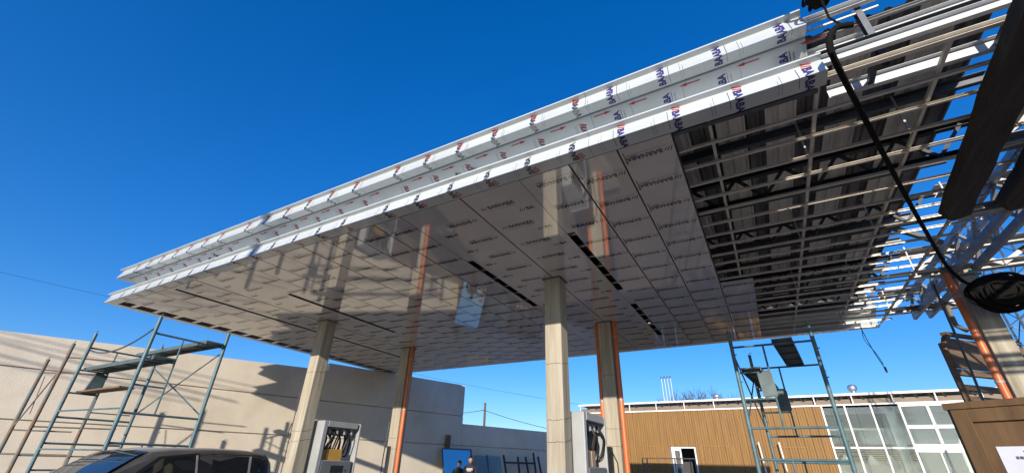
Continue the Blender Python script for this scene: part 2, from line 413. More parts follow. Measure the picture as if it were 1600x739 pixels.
# filler strips and bridging pieces in the lamp slots
def slot_fill(x, segs):
    for (ya, yb) in segs:
        MB().box((x - .060, ya, ZS + .003), (x + .060, yb, ZS + .007)).build('slot_cover', 'film', canopy)
def slot_bits(x, ya, yb):
    y = ya
    while y < yb:
        MB().box((x - .11, y, ZS + .052), (x + .11, y + .03, ZS + .075)).build('slot_bridge', 'batten', canopy); y += .45
slot_fill(-2.067, [(3.87, 5.45), (8.15, 9.05), (11.9, 13.18)]); slot_bits(-2.067, 5.6, 11.8)
slot_fill(-4.074, [(3.87, 5.6), (8.3, 13.18)]); slot_bits(-4.074, 5.7, 8.2)
slot_fill(-8.64, [(3.87, 5.25), (8.6, 13.18)]); slot_bits(-8.64, 5.4, 8.6)
slot_fill(-10.672, [(3.87, 3.95), (11.9, 13.18)]); slot_bits(-10.672, 5.9, 11.8)
# outer trim of the left edge with open bays
MB().box((XL + .004, YS0, ZS + .004), (-13.13, YS1, ZS + .02)).build('edge_trim', 'film', canopy)
y = 4.1
while y < 13.1:
    MB().box((-13.13, y, ZS + .006), (-12.752, y + .09, ZS + .018)).build('edge_bridge', 'film', canopy); y += .47
MB().box((-13.1, YS1 + .004, ZS + .003), (2.9, YB - .004, ZS + .018)).build('edge_trim', 'film', canopy)

# ---- bare ceiling frame on the right
zb = 4.776
for k in range(23):
    yy = 4.256 + k * .3856
    xs = -.25 if yy < 8.6 else .34
    bm_ = MB().cchan((xs - .05, yy, zb), (2.98 + random.uniform(-.05, .3), yy + random.uniform(-.01, .01), zb), .030, .030, .003, flip=1)
    bm_.build('ceiling_batten', 'batten', canopy)
for xx, ya, yb in ((.13, 3.86, 8.6), (1.10, 3.86, 13.2), (2.05, 3.86, 13.2), (2.92, 3.86, 13.2)):
    MB().cchan((xx, ya, zb + .042), (xx, yb, zb + .036), .032, .034, .003).build('ceiling_runner', 'batten', canopy)
for xx in (1.10, 2.05, 3.0):
    for yy in (5.2, 7.6, 10.0, 12.4):
        MB().beam((xx, yy, zb + .05), (xx, yy, 5.42), .02, .02).build('hanger', 'galv', canopy)
# ---- trusses
def truss(y, x0, x1, z0, z1, m='galv_dark', pitch=.62, t=.06):
    tr = MB(); tr.cchan((x0, y, z0), (x1, y, z0), t*1.3, t, .005); tr.cchan((x0, y, z1), (x1, y, z1), t*1.3, t, .005)
    o = tr.build('truss', m, canopy); x = x0; k = 0
    d = MB()
    while x + pitch/2 <= x1:
        a, b = ((z0, z1) if k % 2 == 0 else (z1, z0)); d.beam((x, y, a), (x + pitch/2, y, b), .04 if pitch < 1 else .07, .04 if pitch < 1 else .06, (0, 1, 0)); x += pitch/2; k += 1
    d.build('truss_web', m, o)
for y, m in ((6.0, 'dark_shaded_steel'), (7.75, 'dark_shaded_steel'), (10.15, 'dark_shaded_steel'), (11.7, 'dark_shaded_steel')):  # trusses under the roof: its shade is put into a near-black steel colour
    truss(y, -13.0, 2.95, 4.93, 5.32, m)
for y, z0 in ((6.05, 4.96), (7.75, 4.93), (10.2, 4.90), (12.6, 4.9)):
    truss(y, 2.96, 9.0, z0, z0 + .42, 'galv', 1.3, .13)
for y in (4.25, 5.3, 6.9, 8.6, 9.6, 11.0, 12.3, 13.1):
    MB().cchan((-13.0, y, 5.40), (2.9 if y > 4.5 else 4.5, y, 5.40), .06, .12, .004).build('purlin', 'galv_dark', canopy)
# girders along the depth over the column lines
for xx, m in ((-9.57, 'galv_dark'), (-3.075, 'galv_dark'), (3.72, 'galv')):
    for dx in (-.14, .14):
        MB().cchan((xx + dx, 3.95, 4.87), (xx + dx, 13.2, 4.87), .06, .12, .005).build('girder', m, canopy)
        MB().cchan((xx + dx, 3.95, 5.32), (xx + dx, 13.2, 5.32), .06, .1, .005).build('girder', m, canopy)
    d = MB(); y = 4.0; k = 0
    while y < 13:
        a, b = ((4.92, 5.28) if k % 2 == 0 else (5.28, 4.92)); d.beam((xx - .13, y, a), (xx - .13, y + .42, b), .05, .05); d.beam((xx + .13, y, a), (xx + .13, y + .42, b), .05, .05); y += .42; k += 1
    d.build('girder_web', m, canopy)
# ---- roof sheets (one trapezoid sheet shared by all)
def sheet_mesh(L, mt, nr):
    m = MB(); prof = []
    p = .165; wd = p * nr
    for k in range(nr):
        x = k * p; prof += [(x, 0), (x + .08, 0), (x + .10, .03), (x + .135, .03), (x + .155, 0)]
    prof.append((wd + .01, 0.001))
    vs = [(x, 0, z) for x, z in prof] + [(x, L, z) for x, z in prof]; k = len(prof)
    m.add(vs, [(i, i+1, k+i+1, k+i) for i in range(k-1)])
    return m.mesh('roof_sheet', [mt], fix=False)
sms = [sheet_mesh(13.15 - 3.96, 'roof_metal_dark', 4), sheet_mesh(13.15 - 3.96, 'roof_metal', 2)]
x = -13.1; k = 0
while x < 2.5:
    o = bpy.data.objects.new('roof_sheet', sms[0]); col.objects.link(o); o.parent = canopy
    o.location = Vector((x, 3.96, 5.51 + .0015 * (k % 2))) - canopy.location; k += 1
    o = bpy.data.objects.new('roof_sheet', sms[1]); col.objects.link(o); o.parent = canopy
    o.location = Vector((x + random.uniform(0, .12), 3.96, 5.465)) - canopy.location; x += .66
# ---- bare fascia frame to the right of the cladding
def rail(name, y, z, h, wd, m, x0=XE - .25, x1=7.5):
    MB().cchan((x0, y, z), (x1, y, z), wd, h, .004).build(name, m, canopy)
MB().cchan((-13.0, 3.95, 4.875), (XE - .05, 3.95, 4.875), .06, .17, .004).build('fascia_rail', 'galv_dark', canopy)
rail('fascia_rail', 3.80, 5.575, .07, .05, 'galv_white')
rail('fascia_rail', 3.92, 5.42, .035, .035, 'galv'); rail('fascia_rail', 3.98, 5.30, .09, .05, 'galv_white')
rail('fascia_rail', 3.80, 5.06, .07, .06, 'galv_dark'); rail('fascia_rail', 3.74, 4.94, .11, .05, 'galv_white')
rail('fascia_rail', 3.80, 4.80, .05, .05, 'batten', XE - .05); rail('fascia_rail', 4.30, 5.00, .14, .05, 'galv_white', XE + .12, 4.5)
MB().tube([(XE - .1, 3.86, 5.50), (XE + .62, 3.86, 5.50)], .012, 8).build('fascia_rail', 'batten', canopy)
for xx in (1.62, 2.55, 3.5, 4.5, 5.5, 6.5):
    MB().cchan((xx, 3.88, 4.80), (xx, 3.88, 5.60), .05, .07, .004, up=(0, 1, 0)).build('fascia_post', 'galv_dark', canopy)
    MB().beam((xx, 3.90, 5.02), (xx, 4.32, 5.0), .05, .05).build('fascia_post', 'galv_dark', canopy)

# ------------------------------------------------------------------ columns
def column(x, y, h, pipes, label):
    t = thing('concrete_column', (x, y, 0), label, 'column', 'columns under the canopy')
    hw = .16
    MB().box((x-hw, y-hw, 0), (x+hw, y+hw, h)).build('shaft', 'concrete', t, bevel=.018)
    rc = random.Random(int(x * 31 + y * 7))
    for z in [1.92 + rc.uniform(-.05, .05), 2.22 + rc.uniform(-.1, .1), 3.3 + rc.uniform(-.2, .2)]:
        p1 = [(x - hw + .02 + (2*hw - .04) * i / 9, y - hw - .0005, z + rc.uniform(-.012, .012)) for i in range(10)]
        p2 = [(x + hw + .0005, y - hw + .02 + (2*hw - .04) * i / 9, p1[-1][2] + i * .006 + rc.uniform(-.012, .012)) for i in range(10)]
        MB().tube(p1 + p2, .0035, 4).build('crack', 'dark_wood', t)
    MB().box((x - hw - .03, y - hw - .03, 4.735), (x + hw + .03, y + hw + .03, 4.7465)).build('collar', 'galv_dark', t)
    for (dx, dy) in pipes:
        px, py = x + dx, y + dy
        o = MB().tube([(px, py, .1), (px, py, h - .03)], .056, 16).build('downpipe', 'orange_pvc', t, smooth=True)
        for z in (1.1, 2.9, 4.35): MB().tube([(px, py, z), (px, py, z+.03)], .062, 16).build('pipe_clamp', 'galv', o)
    return t
column(-9.57, 7.09, 4.80, [], 'square concrete column nearest the pickup, without any pipe')
column(-9.57, 10.24, 4.80, [(.235, -.08)], 'concrete column with one orange downpipe, before the grey wall')
column(-3.075, 7.11, 4.80, [], 'tall bare concrete column in the middle of the picture')
column(-3.075, 10.24, 4.80, [(-.225, -.02), (.235, -.06)], 'concrete column between two orange downpipes, right of the middle')
column(3.68, 10.24, 4.85, [(-.255, -.14)], 'concrete column with orange downpipe behind the plywood crate')
cables_col = [((-9.76, 6.93, 0), (-9.755, 6.93, 2.95)), ((-9.775, 6.92, 0), (-9.80, 6.91, 2.2))]
tag(MB().tube([(-9.745, 6.915, .0), (-9.742, 6.915, 1.6), (-9.745, 6.915, 3.0)], .012, 6).build('black_conduit', 'black_rubber'), 'thin black conduit running up the column nearest the pickup', 'conduit')
tag(MB().tube([(-9.86, 6.9, 0), (-9.85, 6.9, 1.7), (-9.80, 6.9, 2.15), (-9.75, 6.9, 2.3)], .012, 6).build('black_cable', 'black_rubber'), 'black cable rising beside the column nearest the pickup', 'cable')
tag(MB().tube([(-9.77, 10.03, 0), (-9.77, 10.03, 1.7), (-9.74, 10.04, 2.3), (-9.75, 10.05, 2.6)], .014, 6).build('black_cable', 'black_rubber'), 'loose black cable on the left of the column with one downpipe', 'cable')
tag(MB().tube([(-3.16, 10.03, .0), (-3.16, 10.03, 1.95)], .05, 10).build('brown_conduit', 'brown_band'), 'short brown pipe standing before the column with two downpipes', 'pipe')
tag(MB().tube([(-3.05, 10.04, .2), (-2.98, 10.02, 1.2), (-3.0, 10.02, 1.65), (-3.1, 10.03, 1.85)], .012, 6).build('black_cable', 'black_rubber'), 'curved black cable on the column with two downpipes', 'cable')

# ------------------------------------------------------------------ boundary wall
W0 = Vector((-16.19, 3.14, 0)); WD = Vector((4.272, 13.696, 0)).normalized(); WN = Vector((WD.y, -WD.x, 0))
def wp(t, z, off=0): return W0 + WD * t + WN * off + Vector((0, 0, z))
def tw_at(x=None, y=None): return (y - W0.y) / WD.y
wall = thing('boundary_wall', tuple(wp(8, 0)), 'long beige rendered boundary wall stepping down behind the canopy', 'wall')
def course(t0, t1, z0, z1a, z1b=None, name='wall_course'):
    z1b = z1a if z1b is None else z1b; th_ = .2
    vs = [wp(t0, z0), wp(t1, z0), wp(t1, z0, -th_), wp(t0, z0, -th_), wp(t0, z1a), wp(t1, z1b), wp(t1, z1b, -th_), wp(t0, z1a, -th_)]
    MB().add(vs, [(0,1,2,3),(4,5,6,7),(0,1,5,4),(1,2,6,5),(2,3,7,6),(3,0,4,7)]).build(name, 'wall', wall, bevel=.012)
tA = tw_at(y=-14); tS = tw_at(y=10.72); tH = tw_at(y=16.83); tE = tw_at(y=27.5)
seg = [tA, tw_at(y=-6), tw_at(y=-.2), tw_at(y=5.2), tS]
def ztop(t): y = W0.y + WD.y * t; return 4.22 + (y - 2.83) * (.25 / 7.83)
zj = [0, 1.10, 2.245, 3.425]
J = .013
course(tA, tE, 0, 1.10 - J); course(tA, tE, 1.10 + J, 2.245 - J)
course(tA, tH, 2.245 + J, 3.425 - J); course(tH + .001, tE, 2.245 + J, 3.115)
course(tA, tS, 3.425 + J, ztop(tA), ztop(tS)); course(tS + .001, tH, 3.425 + J, 4.74)
# joint backing set back behind the courses
vs = [wp(tA, 0, -.012), wp(tE, 0, -.012), wp(tE, 3.0, -.012), wp(tA, 3.0, -.012)]
MB().prism([wp(tA, .02, -.07), wp(tE, .02, -.07), wp(tE, 3.0, -.07), wp(tA, 3.0, -.07)], -WN * .1).build('joint_backing', 'wall', wall)
MB().prism([wp(tA, 3.0, -.07), wp(tH, 3.0, -.07), wp(tH, 3.9, -.07), wp(tA, 3.9, -.07)], -WN * .1).build('joint_backing', 'wall', wall)

# ------------------------------------------------------------------ shop building at the back
YF = 27.14
shop = thing('shop_building', (-1, YF, 0), 'low shop building with brown ribbed cladding and white framed glazing', 'building')
bmb = MB(); bw = .36
for k in range(3):
    x = k * .12; bmb.prism([(x + .012, .001, 0), (x + .03, -.022, 0), (x + .09, -.022, 0), (x + .108, .001, 0)], (0, 0, 1))
bmb.box((.011, .002, 0), (.349, .03, 1))
bme = bmb.mesh('cladding_board', ['cladding'])
def board(x, z0, z1):
    o = bpy.data.objects.new('cladding_board', bme); col.objects.link(o); o.parent = shop
    o.location = Vector((x, YF, z0)) - shop.location; o.scale = (1, 1, z1 - z0)
x = -10.2
while x < 2.1:
    if -5.02 < x + .18 < -3.74: board(x, 2.66, 4.46)
    else: board(x, 0, 4.46)
    x += .36
MB().box((-10.2, YF + .032, 0), (-5.0, YF + .2, 4.4)).build('back_wall', 'brown_band', shop)
MB().box((-3.76, YF + .032, 0), (2.4, YF + .2, 4.4)).build('back_wall', 'brown_band', shop)
MB().box((-5.0, YF + .032, 2.66), (-3.76, YF + .2, 4.4)).build('back_wall', 'brown_band', shop)
MB().box((-10.3, YF - .06, 4.462), (9.5, YF + .06, 4.53)).build('flashing', 'white_paint', shop)
MB().box((-10.2, YF + .10, 4.532), (9.5, YF + .2, 4.76)).build('upper_band', 'brown_band', shop)
MB().box((-10.3, YF - .16, 4.90), (9.5, YF + .1, 4.97)).build('gutter', 'white_paint', shop)
MB().box((-10.3, YF - .15, 4.972), (9.5, YF + 7, 4.995)).build('roof', 'roof_metal', shop)
x = -10.2
while x < 9.4:
    MB().box((x, YF - .10, 4.532), (x + .045, YF - .05, 4.898)).build('gutter_post', 'white_paint', shop); x += 1.55
x = -9.9
while x < 9.3:
    if random.random() < .85: MB().beam((x, YF + .02, 4.885), (x + .2, YF + .02, 4.74), .03, .04).build('roof_rib', 'dark_wood', shop)
    if random.random() < .6: MB().beam((x + .2, YF + .03, 4.74), (x + .38, YF + .03, 4.885), .03, .04).build('roof_rib', 'dark_wood', shop)
    x += .5
# raised service panels on the cladding
for xa, xb, zt in ((-6.45, -5.5, 2.68), (-3.5, -1.9, 2.70), (.1, 1.3, 2.66)):
    m = MB(); m.box((xa, YF - .03, zt - .05), (xb, YF - .023, zt)); m.box((xa, YF - .03, 0), (xa + .05, YF - .023, zt - .051)); m.box((xb - .05, YF - .03, 0), (xb, YF - .023, zt - .051))
    m.build('service_door_frame', 'cladding', shop)
# door
dr = MB().box((-5.02, YF - .04, 0), (-4.95, YF + .1, 2.64)).box((-3.83, YF - .04, 0), (-3.76, YF + .1, 2.64)).box((-4.95, YF - .04, 2.57), (-3.83, YF + .1, 2.64)).build('door_frame', 'white_paint', shop)
MB().box((-4.94, YF + .0, 0), (-4.86, YF + .05, 2.56)).box((-4.60, YF, 0), (-4.52, YF + .05, 2.56)).box((-4.86, YF, 2.46), (-4.60, YF + .05, 2.56)).build('door_leaf', 'white_paint', dr)
MB().box((-4.86, YF + .02, .1), (-4.60, YF + .03, 2.46)).build('door_pane', 'glass', dr)
MB().box((-5.3, YF + 2.2, 0), (-3.3, YF + 2.25, 4.2)).build('inner_wall', 'interior_dark', shop)
# glazing
XG = 2.44
zc = [0.05, 1.5, 2.62, 4.42]
xc = [2.44, 3.38, 4.40, 5.46]
def bar(m, a, b, t=.07): m.box((a[0], YF - .05, a[1]), (b[0], YF + .06, b[1]))
for x in xc + [9.4]: MB().box((x - .035, YF - .06, 0), (x + .035, YF + .06, 4.46)).build('mullion', 'white_paint', shop)
for z in zc + [4.42]:
    for a, b in zip(xc[:-1], xc[1:]): MB().box((a + .036, YF - .05, z - .035), (b - .036, YF + .05, z + .035)).build('transom', 'white_paint', shop) if z in zc else None
for a, b in zip(xc[:-1], xc[1:]):
    for z0, z1 in ((.085, 1.465), (1.535, 2.585), (2.655, 4.385)):
        MB().box((a + .036, YF - .006, z0), (b - .036, YF + .006, z1)).build('pane', 'glass', shop)
xr = [5.46, 6.45, 7.40, 8.4, 9.4]
for x in xr[1:-1]: MB().box((x - .05, YF - .055, 2.55), (x + .05, YF + .06, 4.46)).build('mullion', 'white_paint', shop)
for a, b in zip(xr[:-1], xr[1:]):
    for z, h in ((2.55, .09), (2.72, .06), (3.48, .07), (4.40, .05)): MB().box((a + .051, YF - .05, z - h), (b - .051, YF + .05, z + h)).build('transom', 'white_paint', shop)
    for z0, z1 in ((.1, 2.455), (2.785, 3.405), (3.555, 4.345)): MB().box((a + .051, YF - .006, z0), (b - .051, YF + .006, z1)).build('pane', 'glass', shop)
    MB().box((b - .2, YF - .03, .1), (b - .15, YF + .03, 2.455)).build('sash_bar', 'galv_white', shop)
# interior
MB().box((2.5, YF + 5, 0), (9.5, YF + 5.1, 4.8)).build('inner_wall', 'interior', shop)
MB().box((2.3, YF + .25, 0), (2.4, YF + 5, 4.8)).build('inner_wall', 'interior', shop)
MB().box((2.42, YF + .3, 4.55), (9.5, YF + 4.98, 4.6)).build('inner_ceiling', 'interior', shop)
MB().box((4.95, YF + .5, 0), (5.3, YF + .85, 4.54)).build('inner_column', 'interior', shop)
for k in range(9): MB().box((2.5, YF + 4.6, 2.2 + k*.09), (6.5, YF + 4.7, 2.25 + k*.09)).build('shelf_slat', 'cladding', shop)
MB().box((2.5, YF + 2.4, .0), (4.6, YF + 2.9, 1.5)).build('counter', 'cladding', shop)
MB().box((2.5, YF + 1.2, 3.45), (4.9, YF + 1.3, 3.55)).build('cable_tray', 'lamp_white', shop)
for i, (x, nm) in enumerate(((2.95, 'left'), (4.0, 'middle'), (4.75, 'right'))):
    t = thing('pendant_lamp', (x, YF + 1.6, 1.95), 'white bell shaped pendant lamp behind the glazing, %s one of three' % {'left':'leftmost','middle':'middle','right':'rightmost'}[nm], 'lamp', 'pendant lamps behind the glazing')
    MB().lathe([(.06, .42), (.08, .36), (.16, .24), (.27, .08), (.30, 0), (.28, 0), (.14, .22)], (x, YF + 1.6, 1.95)).build('lamp_shade', 'lamp_white', t, smooth=True)
    MB().tube([(x, YF + 1.6, 2.36), (x, YF + 1.6, 4.55)], .008, 5).build('flex', 'black_rubber', t)
# railing before the shop
rl = thing('steel_railing', (-5.1, 26.2, 0), 'dark steel railing standing before the shop door', 'railing')
for z in (1.35, 2.05): MB().beam((-6.45, 26.2, z), (-3.75, 26.2, z), .05, .05).build('rail', 'rust_steel', rl)
for x in (-6.45, -6.2, -4.75, -4.0, -3.75): MB().beam((x, 26.2, 0), (x, 26.2, 2.03), .05, .05).build('post', 'rust_steel', rl)
for x, lab in ((-.55, 'left'), (.35, 'right')):
    tag(MB().tube([(x, 26.6, 0), (x - .12, 26.75, 2.85)], .035, 8).build('white_pipe', 'white_paint'), 'white pipe leaning on the brown cladding, %s of the pair' % lab, 'pipe', 'white pipes leaning on the cladding')
# roof vents
def vent(x, y, z, s, lab):
    t = thing('roof_vent', (x, y, z), lab, 'vent', 'roof vents')
    MB().lathe([(.10*s, -.1), (.10*s, .28*s), (.13*s, .30*s)], (x, y, z)).build('vent_neck', 'steel_pipe', t, smooth=True)
    MB().lathe([(.10*s, .26*s), (.19*s, .32*s), (.235*s, .42*s), (.225*s, .52*s), (.15*s, .61*s), (.0, .65*s)], (x, y, z)).build('vent_cap', 'steel_pipe', t, smooth=True)
vent(-2.3, 28.2, 4.98, .72, 'small shiny turbine vent on the shop roof, left one')
vent(4.1, 28.2, 4.98, .92, 'larger shiny turbine vent above the shop glazing')
vent(.55, 28.4, 4.92, .6, 'small vent on the shop roof seen through the right scaffold')
for k in range(4):
    x = -5.6 + k * .19
    t = thing('vent_pipe', (x, 30.2, 0), 'slim steel tank vent pipe above the shop roof, %s of four' % ('leftmost', 'second from left', 'third from left', 'rightmost')[k], 'pipe', 'tank vent pipes')
    MB().tube([(x, 30.2, 0), (x, 30.2, 6.8)], .028, 8).build('pipe', 'steel_pipe', t)
    MB().tube([(x, 30.2, 6.8), (x, 30.2, 6.95)], .045, 8).build('vent_head', 'galv_dark', t)

# bare tree far behind the shop
def bare_tree(x, y, h, lab):
    t = thing('bare_tree', (x, y, 0), lab, 'tree', 'bare winter trees beyond the shop')
    rnd = random.Random(int(x * 10) + 3)
    MB().tube([(x, y, 0), (x + .1, y, h * .35), (x, y, h * .5)], [.22, .17, .13], 8).build('trunk', 'bark', t)
    m = MB()
    def grow(p, d, L, rad, lev):
        q = p + d * L; m.tube([p, lerp(p, q, .5) + Vector((rnd.uniform(-.05, .05),) * 3), q], [rad, rad * .8, rad * .55], 5, False)
        if lev == 0: return
        for _ in range(rnd.randint(3, 4)):
            nd = (d + Vector((rnd.uniform(-.8, .8), rnd.uniform(-.8, .8), rnd.uniform(-.1, .6)))).normalized(); grow(lerp(p, q, rnd.uniform(.55, 1)), nd, L * rnd.uniform(.55, .8), rad * .55, lev - 1)
    for a in range(6): grow(Vector((x, y, h * .42)), Vector((math.cos(a * 1.05), math.sin(a * 1.05), 1.3)).normalized(), h * .24, .08, 3)
    m.build('crown', 'bark', t)
bare_tree(-7.2, 52, 10.2, 'bare leafless tree whose top shows left of the roof vent')
bare_tree(-5.4, 54, 10.8, 'taller bare leafless tree beside the left roof vent')

# far utility pole and wires beyond the wall
t = thing('utility_pole', (-18.45, 28.8, 0), 'weathered wooden utility pole beyond the low wall', 'pole')
MB().tube([(-18.45, 28.8, 0), (-18.45, 28.8, 5.65)], [.11, .08], 8).build('shaft', 'pole_wood', t)
MB().beam((-18.6, 28.75, 5.1), (-18.3, 28.75, 5.1), .05, .05).build('insulator_arm', 'pole_wood', t)
tag(MB().tube(arc((-18.45, 28.75, 5.15), (-26.5, 31, 5.6), .25), .018, 5).build('overhead_wire', 'black_rubber'), 'thin wire going left from the utility pole to the tall wall', 'wire')
tag(MB().tube(arc((-18.45, 28.75, 5.12), (-9, 34, 3.4), .4), .018, 5).build('overhead_wire', 'black_rubber'), 'thin wire sagging right from the utility pole', 'wire')
tag(MB().tube(arc((-44.0, 1.0, 12.3), (-40.4, 16.8, 12.07), .1), .009, 5).build('overhead_wire', 'black_rubber'), 'faint thin wire crossing the sky left of the canopy corner', 'wire')

tag(MB().tube(arc((-41.1, 40, 12.11), (-11.85, 40, 6.11), .25), .012, 5).build('overhead_wire', 'black_rubber'), 'faint thin wire sloping across the sky behind the middle column', 'wire')

# ------------------------------------------------------------------ scaffolds
def post(m, p, z, z0=0, rr=.024): m.tube([(p[0], p[1], z0), (p[0], p[1], z)], rr, 10)
def scaffold(name, base, label, posts, rungs, braces, m='scaffold', r_=.024):
    t = thing(name, base, label, 'scaffold', 'scaffold towers')
    for (x, y, z) in posts:
        o = MB().tube([(x, y, 0), (x, y, z)], r_, 10).build('post', m, t, smooth=True)
        k = MB(); zz = .5
        while zz < z:
            k.tube([(x, y, zz), (x + .06, y - .02, zz + .01)], .009, 6); zz += .5
        k.build('lock_pin', m, o)
        MB().tube([(x, y, z), (x, y, z + .04), (x + .03, y, z + .055), (x + .05, y, z + .03)], .007, 5).build('coupling_hook', m, o)
    for (a, b, rr) in rungs: MB().tube([a, b], rr, 8).build('rung', m, t, smooth=True)
    for (a, b, rr) in braces: MB().tube([a, b], rr, 6).build('brace', m, t)
    return t
def plank(a, b, wd, label, m='plank_steel', roll=(0, 0, 1)):
    a, b = Vector(a), Vector(b); d = (b - a).normalized(); up = Vector(roll); sx = d.cross(up).normalized()
    t = thing('scaffold_plank', tuple(a), label, 'plank', 'scaffold planks')
    MB().beam(a, b, wd, .012, roll).build('deck', m, t)
    for s in (-1, 1):
        MB().beam(a + sx * s * wd / 2 - up * .03, b + sx * s * wd / 2 - up * .03, .012, .075, roll).build('side_flange', m, t)
    for k in range(5): MB().beam(lerp(a, b, k/4) - sx * wd * .46 - up * .016, lerp(a, b, k/4) + sx * wd * .46 - up * .016, .04, .015, roll).build('stiffener', m, t)
    return t
FW = 1.34
def frame_members(o, d):
    """one walk-through frame: posts, full rungs, ladder rungs; o base point, d horizontal direction"""
    o = Vector(o); d = Vector(d).normalized(); R = []
    def P(s, z): return o + d * s + Vector((0, 0, z))
    for z in (3.65, 2.22, 1.73, .30): R.append((P(0, z), P(FW, z), .020))
    R += [(P(.53, 2.22), P(.53, 3.65), .017), (P(.53, .30), P(.53, 1.73), .017)]
    for z in (3.17, 2.70, 1.25, .78): R.append((P(0, z), P(.53, z), .017))
    return [P(0, 0), P(FW, 0)], R
def tower(base, label, fa, fb, braces, H=3.97, m='scaffold'):
    pa, ra = frame_members(*fa); pb, rb = frame_members(*fb)
    return scaffold('scaffold_tower', base, label, [(p.x, p.y, H) for p in pa + pb], ra + rb, braces, m, .035)
LA, LB = (-10.05, 3.68, 0), (-12.95, 3.68, 0)
tower((-11.5, 4.3, 0), 'blue painted steel scaffold tower by the beige wall behind the pickup', (LA, (0, 1, 0)), (LB, (0, 1, 0)),
      [((-10.05, 5.02, 3.56), (-12.95, 5.02, 2.36), .014), ((-12.95, 5.02, 3.46), (-10.05, 5.02, 2.28), .014),
       ((-12.95, 3.68, 2.33), (-10.05, 3.68, 2.29), .016), ((-12.95, 3.68, 1.62), (-10.05, 3.68, 1.62), .016)])
plank((-13.1, 3.98, 3.235), (-9.95, 3.98, 3.235), .36, 'steel plank on the lower rungs of the blue scaffold, nearer the left')
plank((-13.05, 4.78, 3.715), (-9.98, 4.78, 3.715), .34, 'uppermost steel plank on the blue scaffold under the canopy edge')
plank((-12.93, 4.12, 3.13), (-12.93, 4.05, 2.74), .22, 'short steel plank hanging upright under the blue scaffold deck', roll=(1, 0, 0))
tag(MB().beam((-13.1, 3.98, 2.74), (-11.1, 4.0, 2.745), .26, .035).build('wooden_plank', 'old_wood'), 'worn wooden board lying across the blue scaffold rungs', 'plank')
tag(MB().tube(arc((-12.95, 3.72, 3.60), (-10.05, 3.66, 3.75), .22), .016, 6).build('slack_cable', 'galv_dark'), 'slack grey cable slung between two blue scaffold posts', 'cable')
# rusty frames
R1, R2, R3 = (-13.93, 3.66), (-14.40, 3.49), (-13.7, 4.43)
def L3(p, z): return (p[0], p[1], z)
scaffold('scaffold_tower', (-14.1, 3.8, 0), 'rusty shorter scaffold left of the blue tower', [(*R1, 3.84), (*R2, 3.48), (*R3, 3.05)],
         [(L3(R2, 3.18), (-13.75, 4.4, 3.25), .016), (L3(R2, 1.98), (-13.75, 4.3, 1.98), .016), (L3(R1, 2.05), (-13.5, 5.0, 2.08), .016), (L3(R1, 3.52), (-13.5, 4.6, 3.55), .016), (L3(R2, 1.52), L3(R3, 1.52), .018), (L3(R1, 1.50), (-13.5, 5.1, 1.50), .016), (L3(R3, 2.4), (-13.6, 5.2, 2.4), .014)],
         [(L3(R1, 3.3), L3(R2, 2.0), .014), ((-14.3, 3.55, 3.1), (-14.2, 3.6, 2.3), .009)], 'rust_steel', .036)
# right tower
tower((.4, 10.4, 0), 'blue green scaffold tower standing before the brown cladding', ((-.32, 9.27, 0), (1, 0, 0)), ((-.06, 11.6, 0), (1, 0, 0)),
      [((-.32, 9.27, 3.55), (-.06, 11.6, 2.3), .014), ((-.32, 9.27, 2.3), (-.06, 11.6, 3.5), .014), ((1.02, 9.27, .4), (1.28, 11.6, 1.6), .014)])
plank((.53, 9.15, 3.715), (.82, 11.75, 3.715), .32, 'steel plank laid across the top of the right scaffold')
plank((-.08, 9.15, 3.235), (.20, 11.75, 3.235), .32, 'lower steel plank across the left half of the right scaffold')
plank((.12, 9.24, 3.14), (.14, 9.24, 2.74), .22, 'steel plank hanging upright on the near side of the right scaffold', roll=(0, -1, 0))
plank((.38, 11.57, 3.14), (.39, 11.57, 2.74), .22, 'short upright steel plank at the back of the right scaffold', roll=(0, -1, 0))

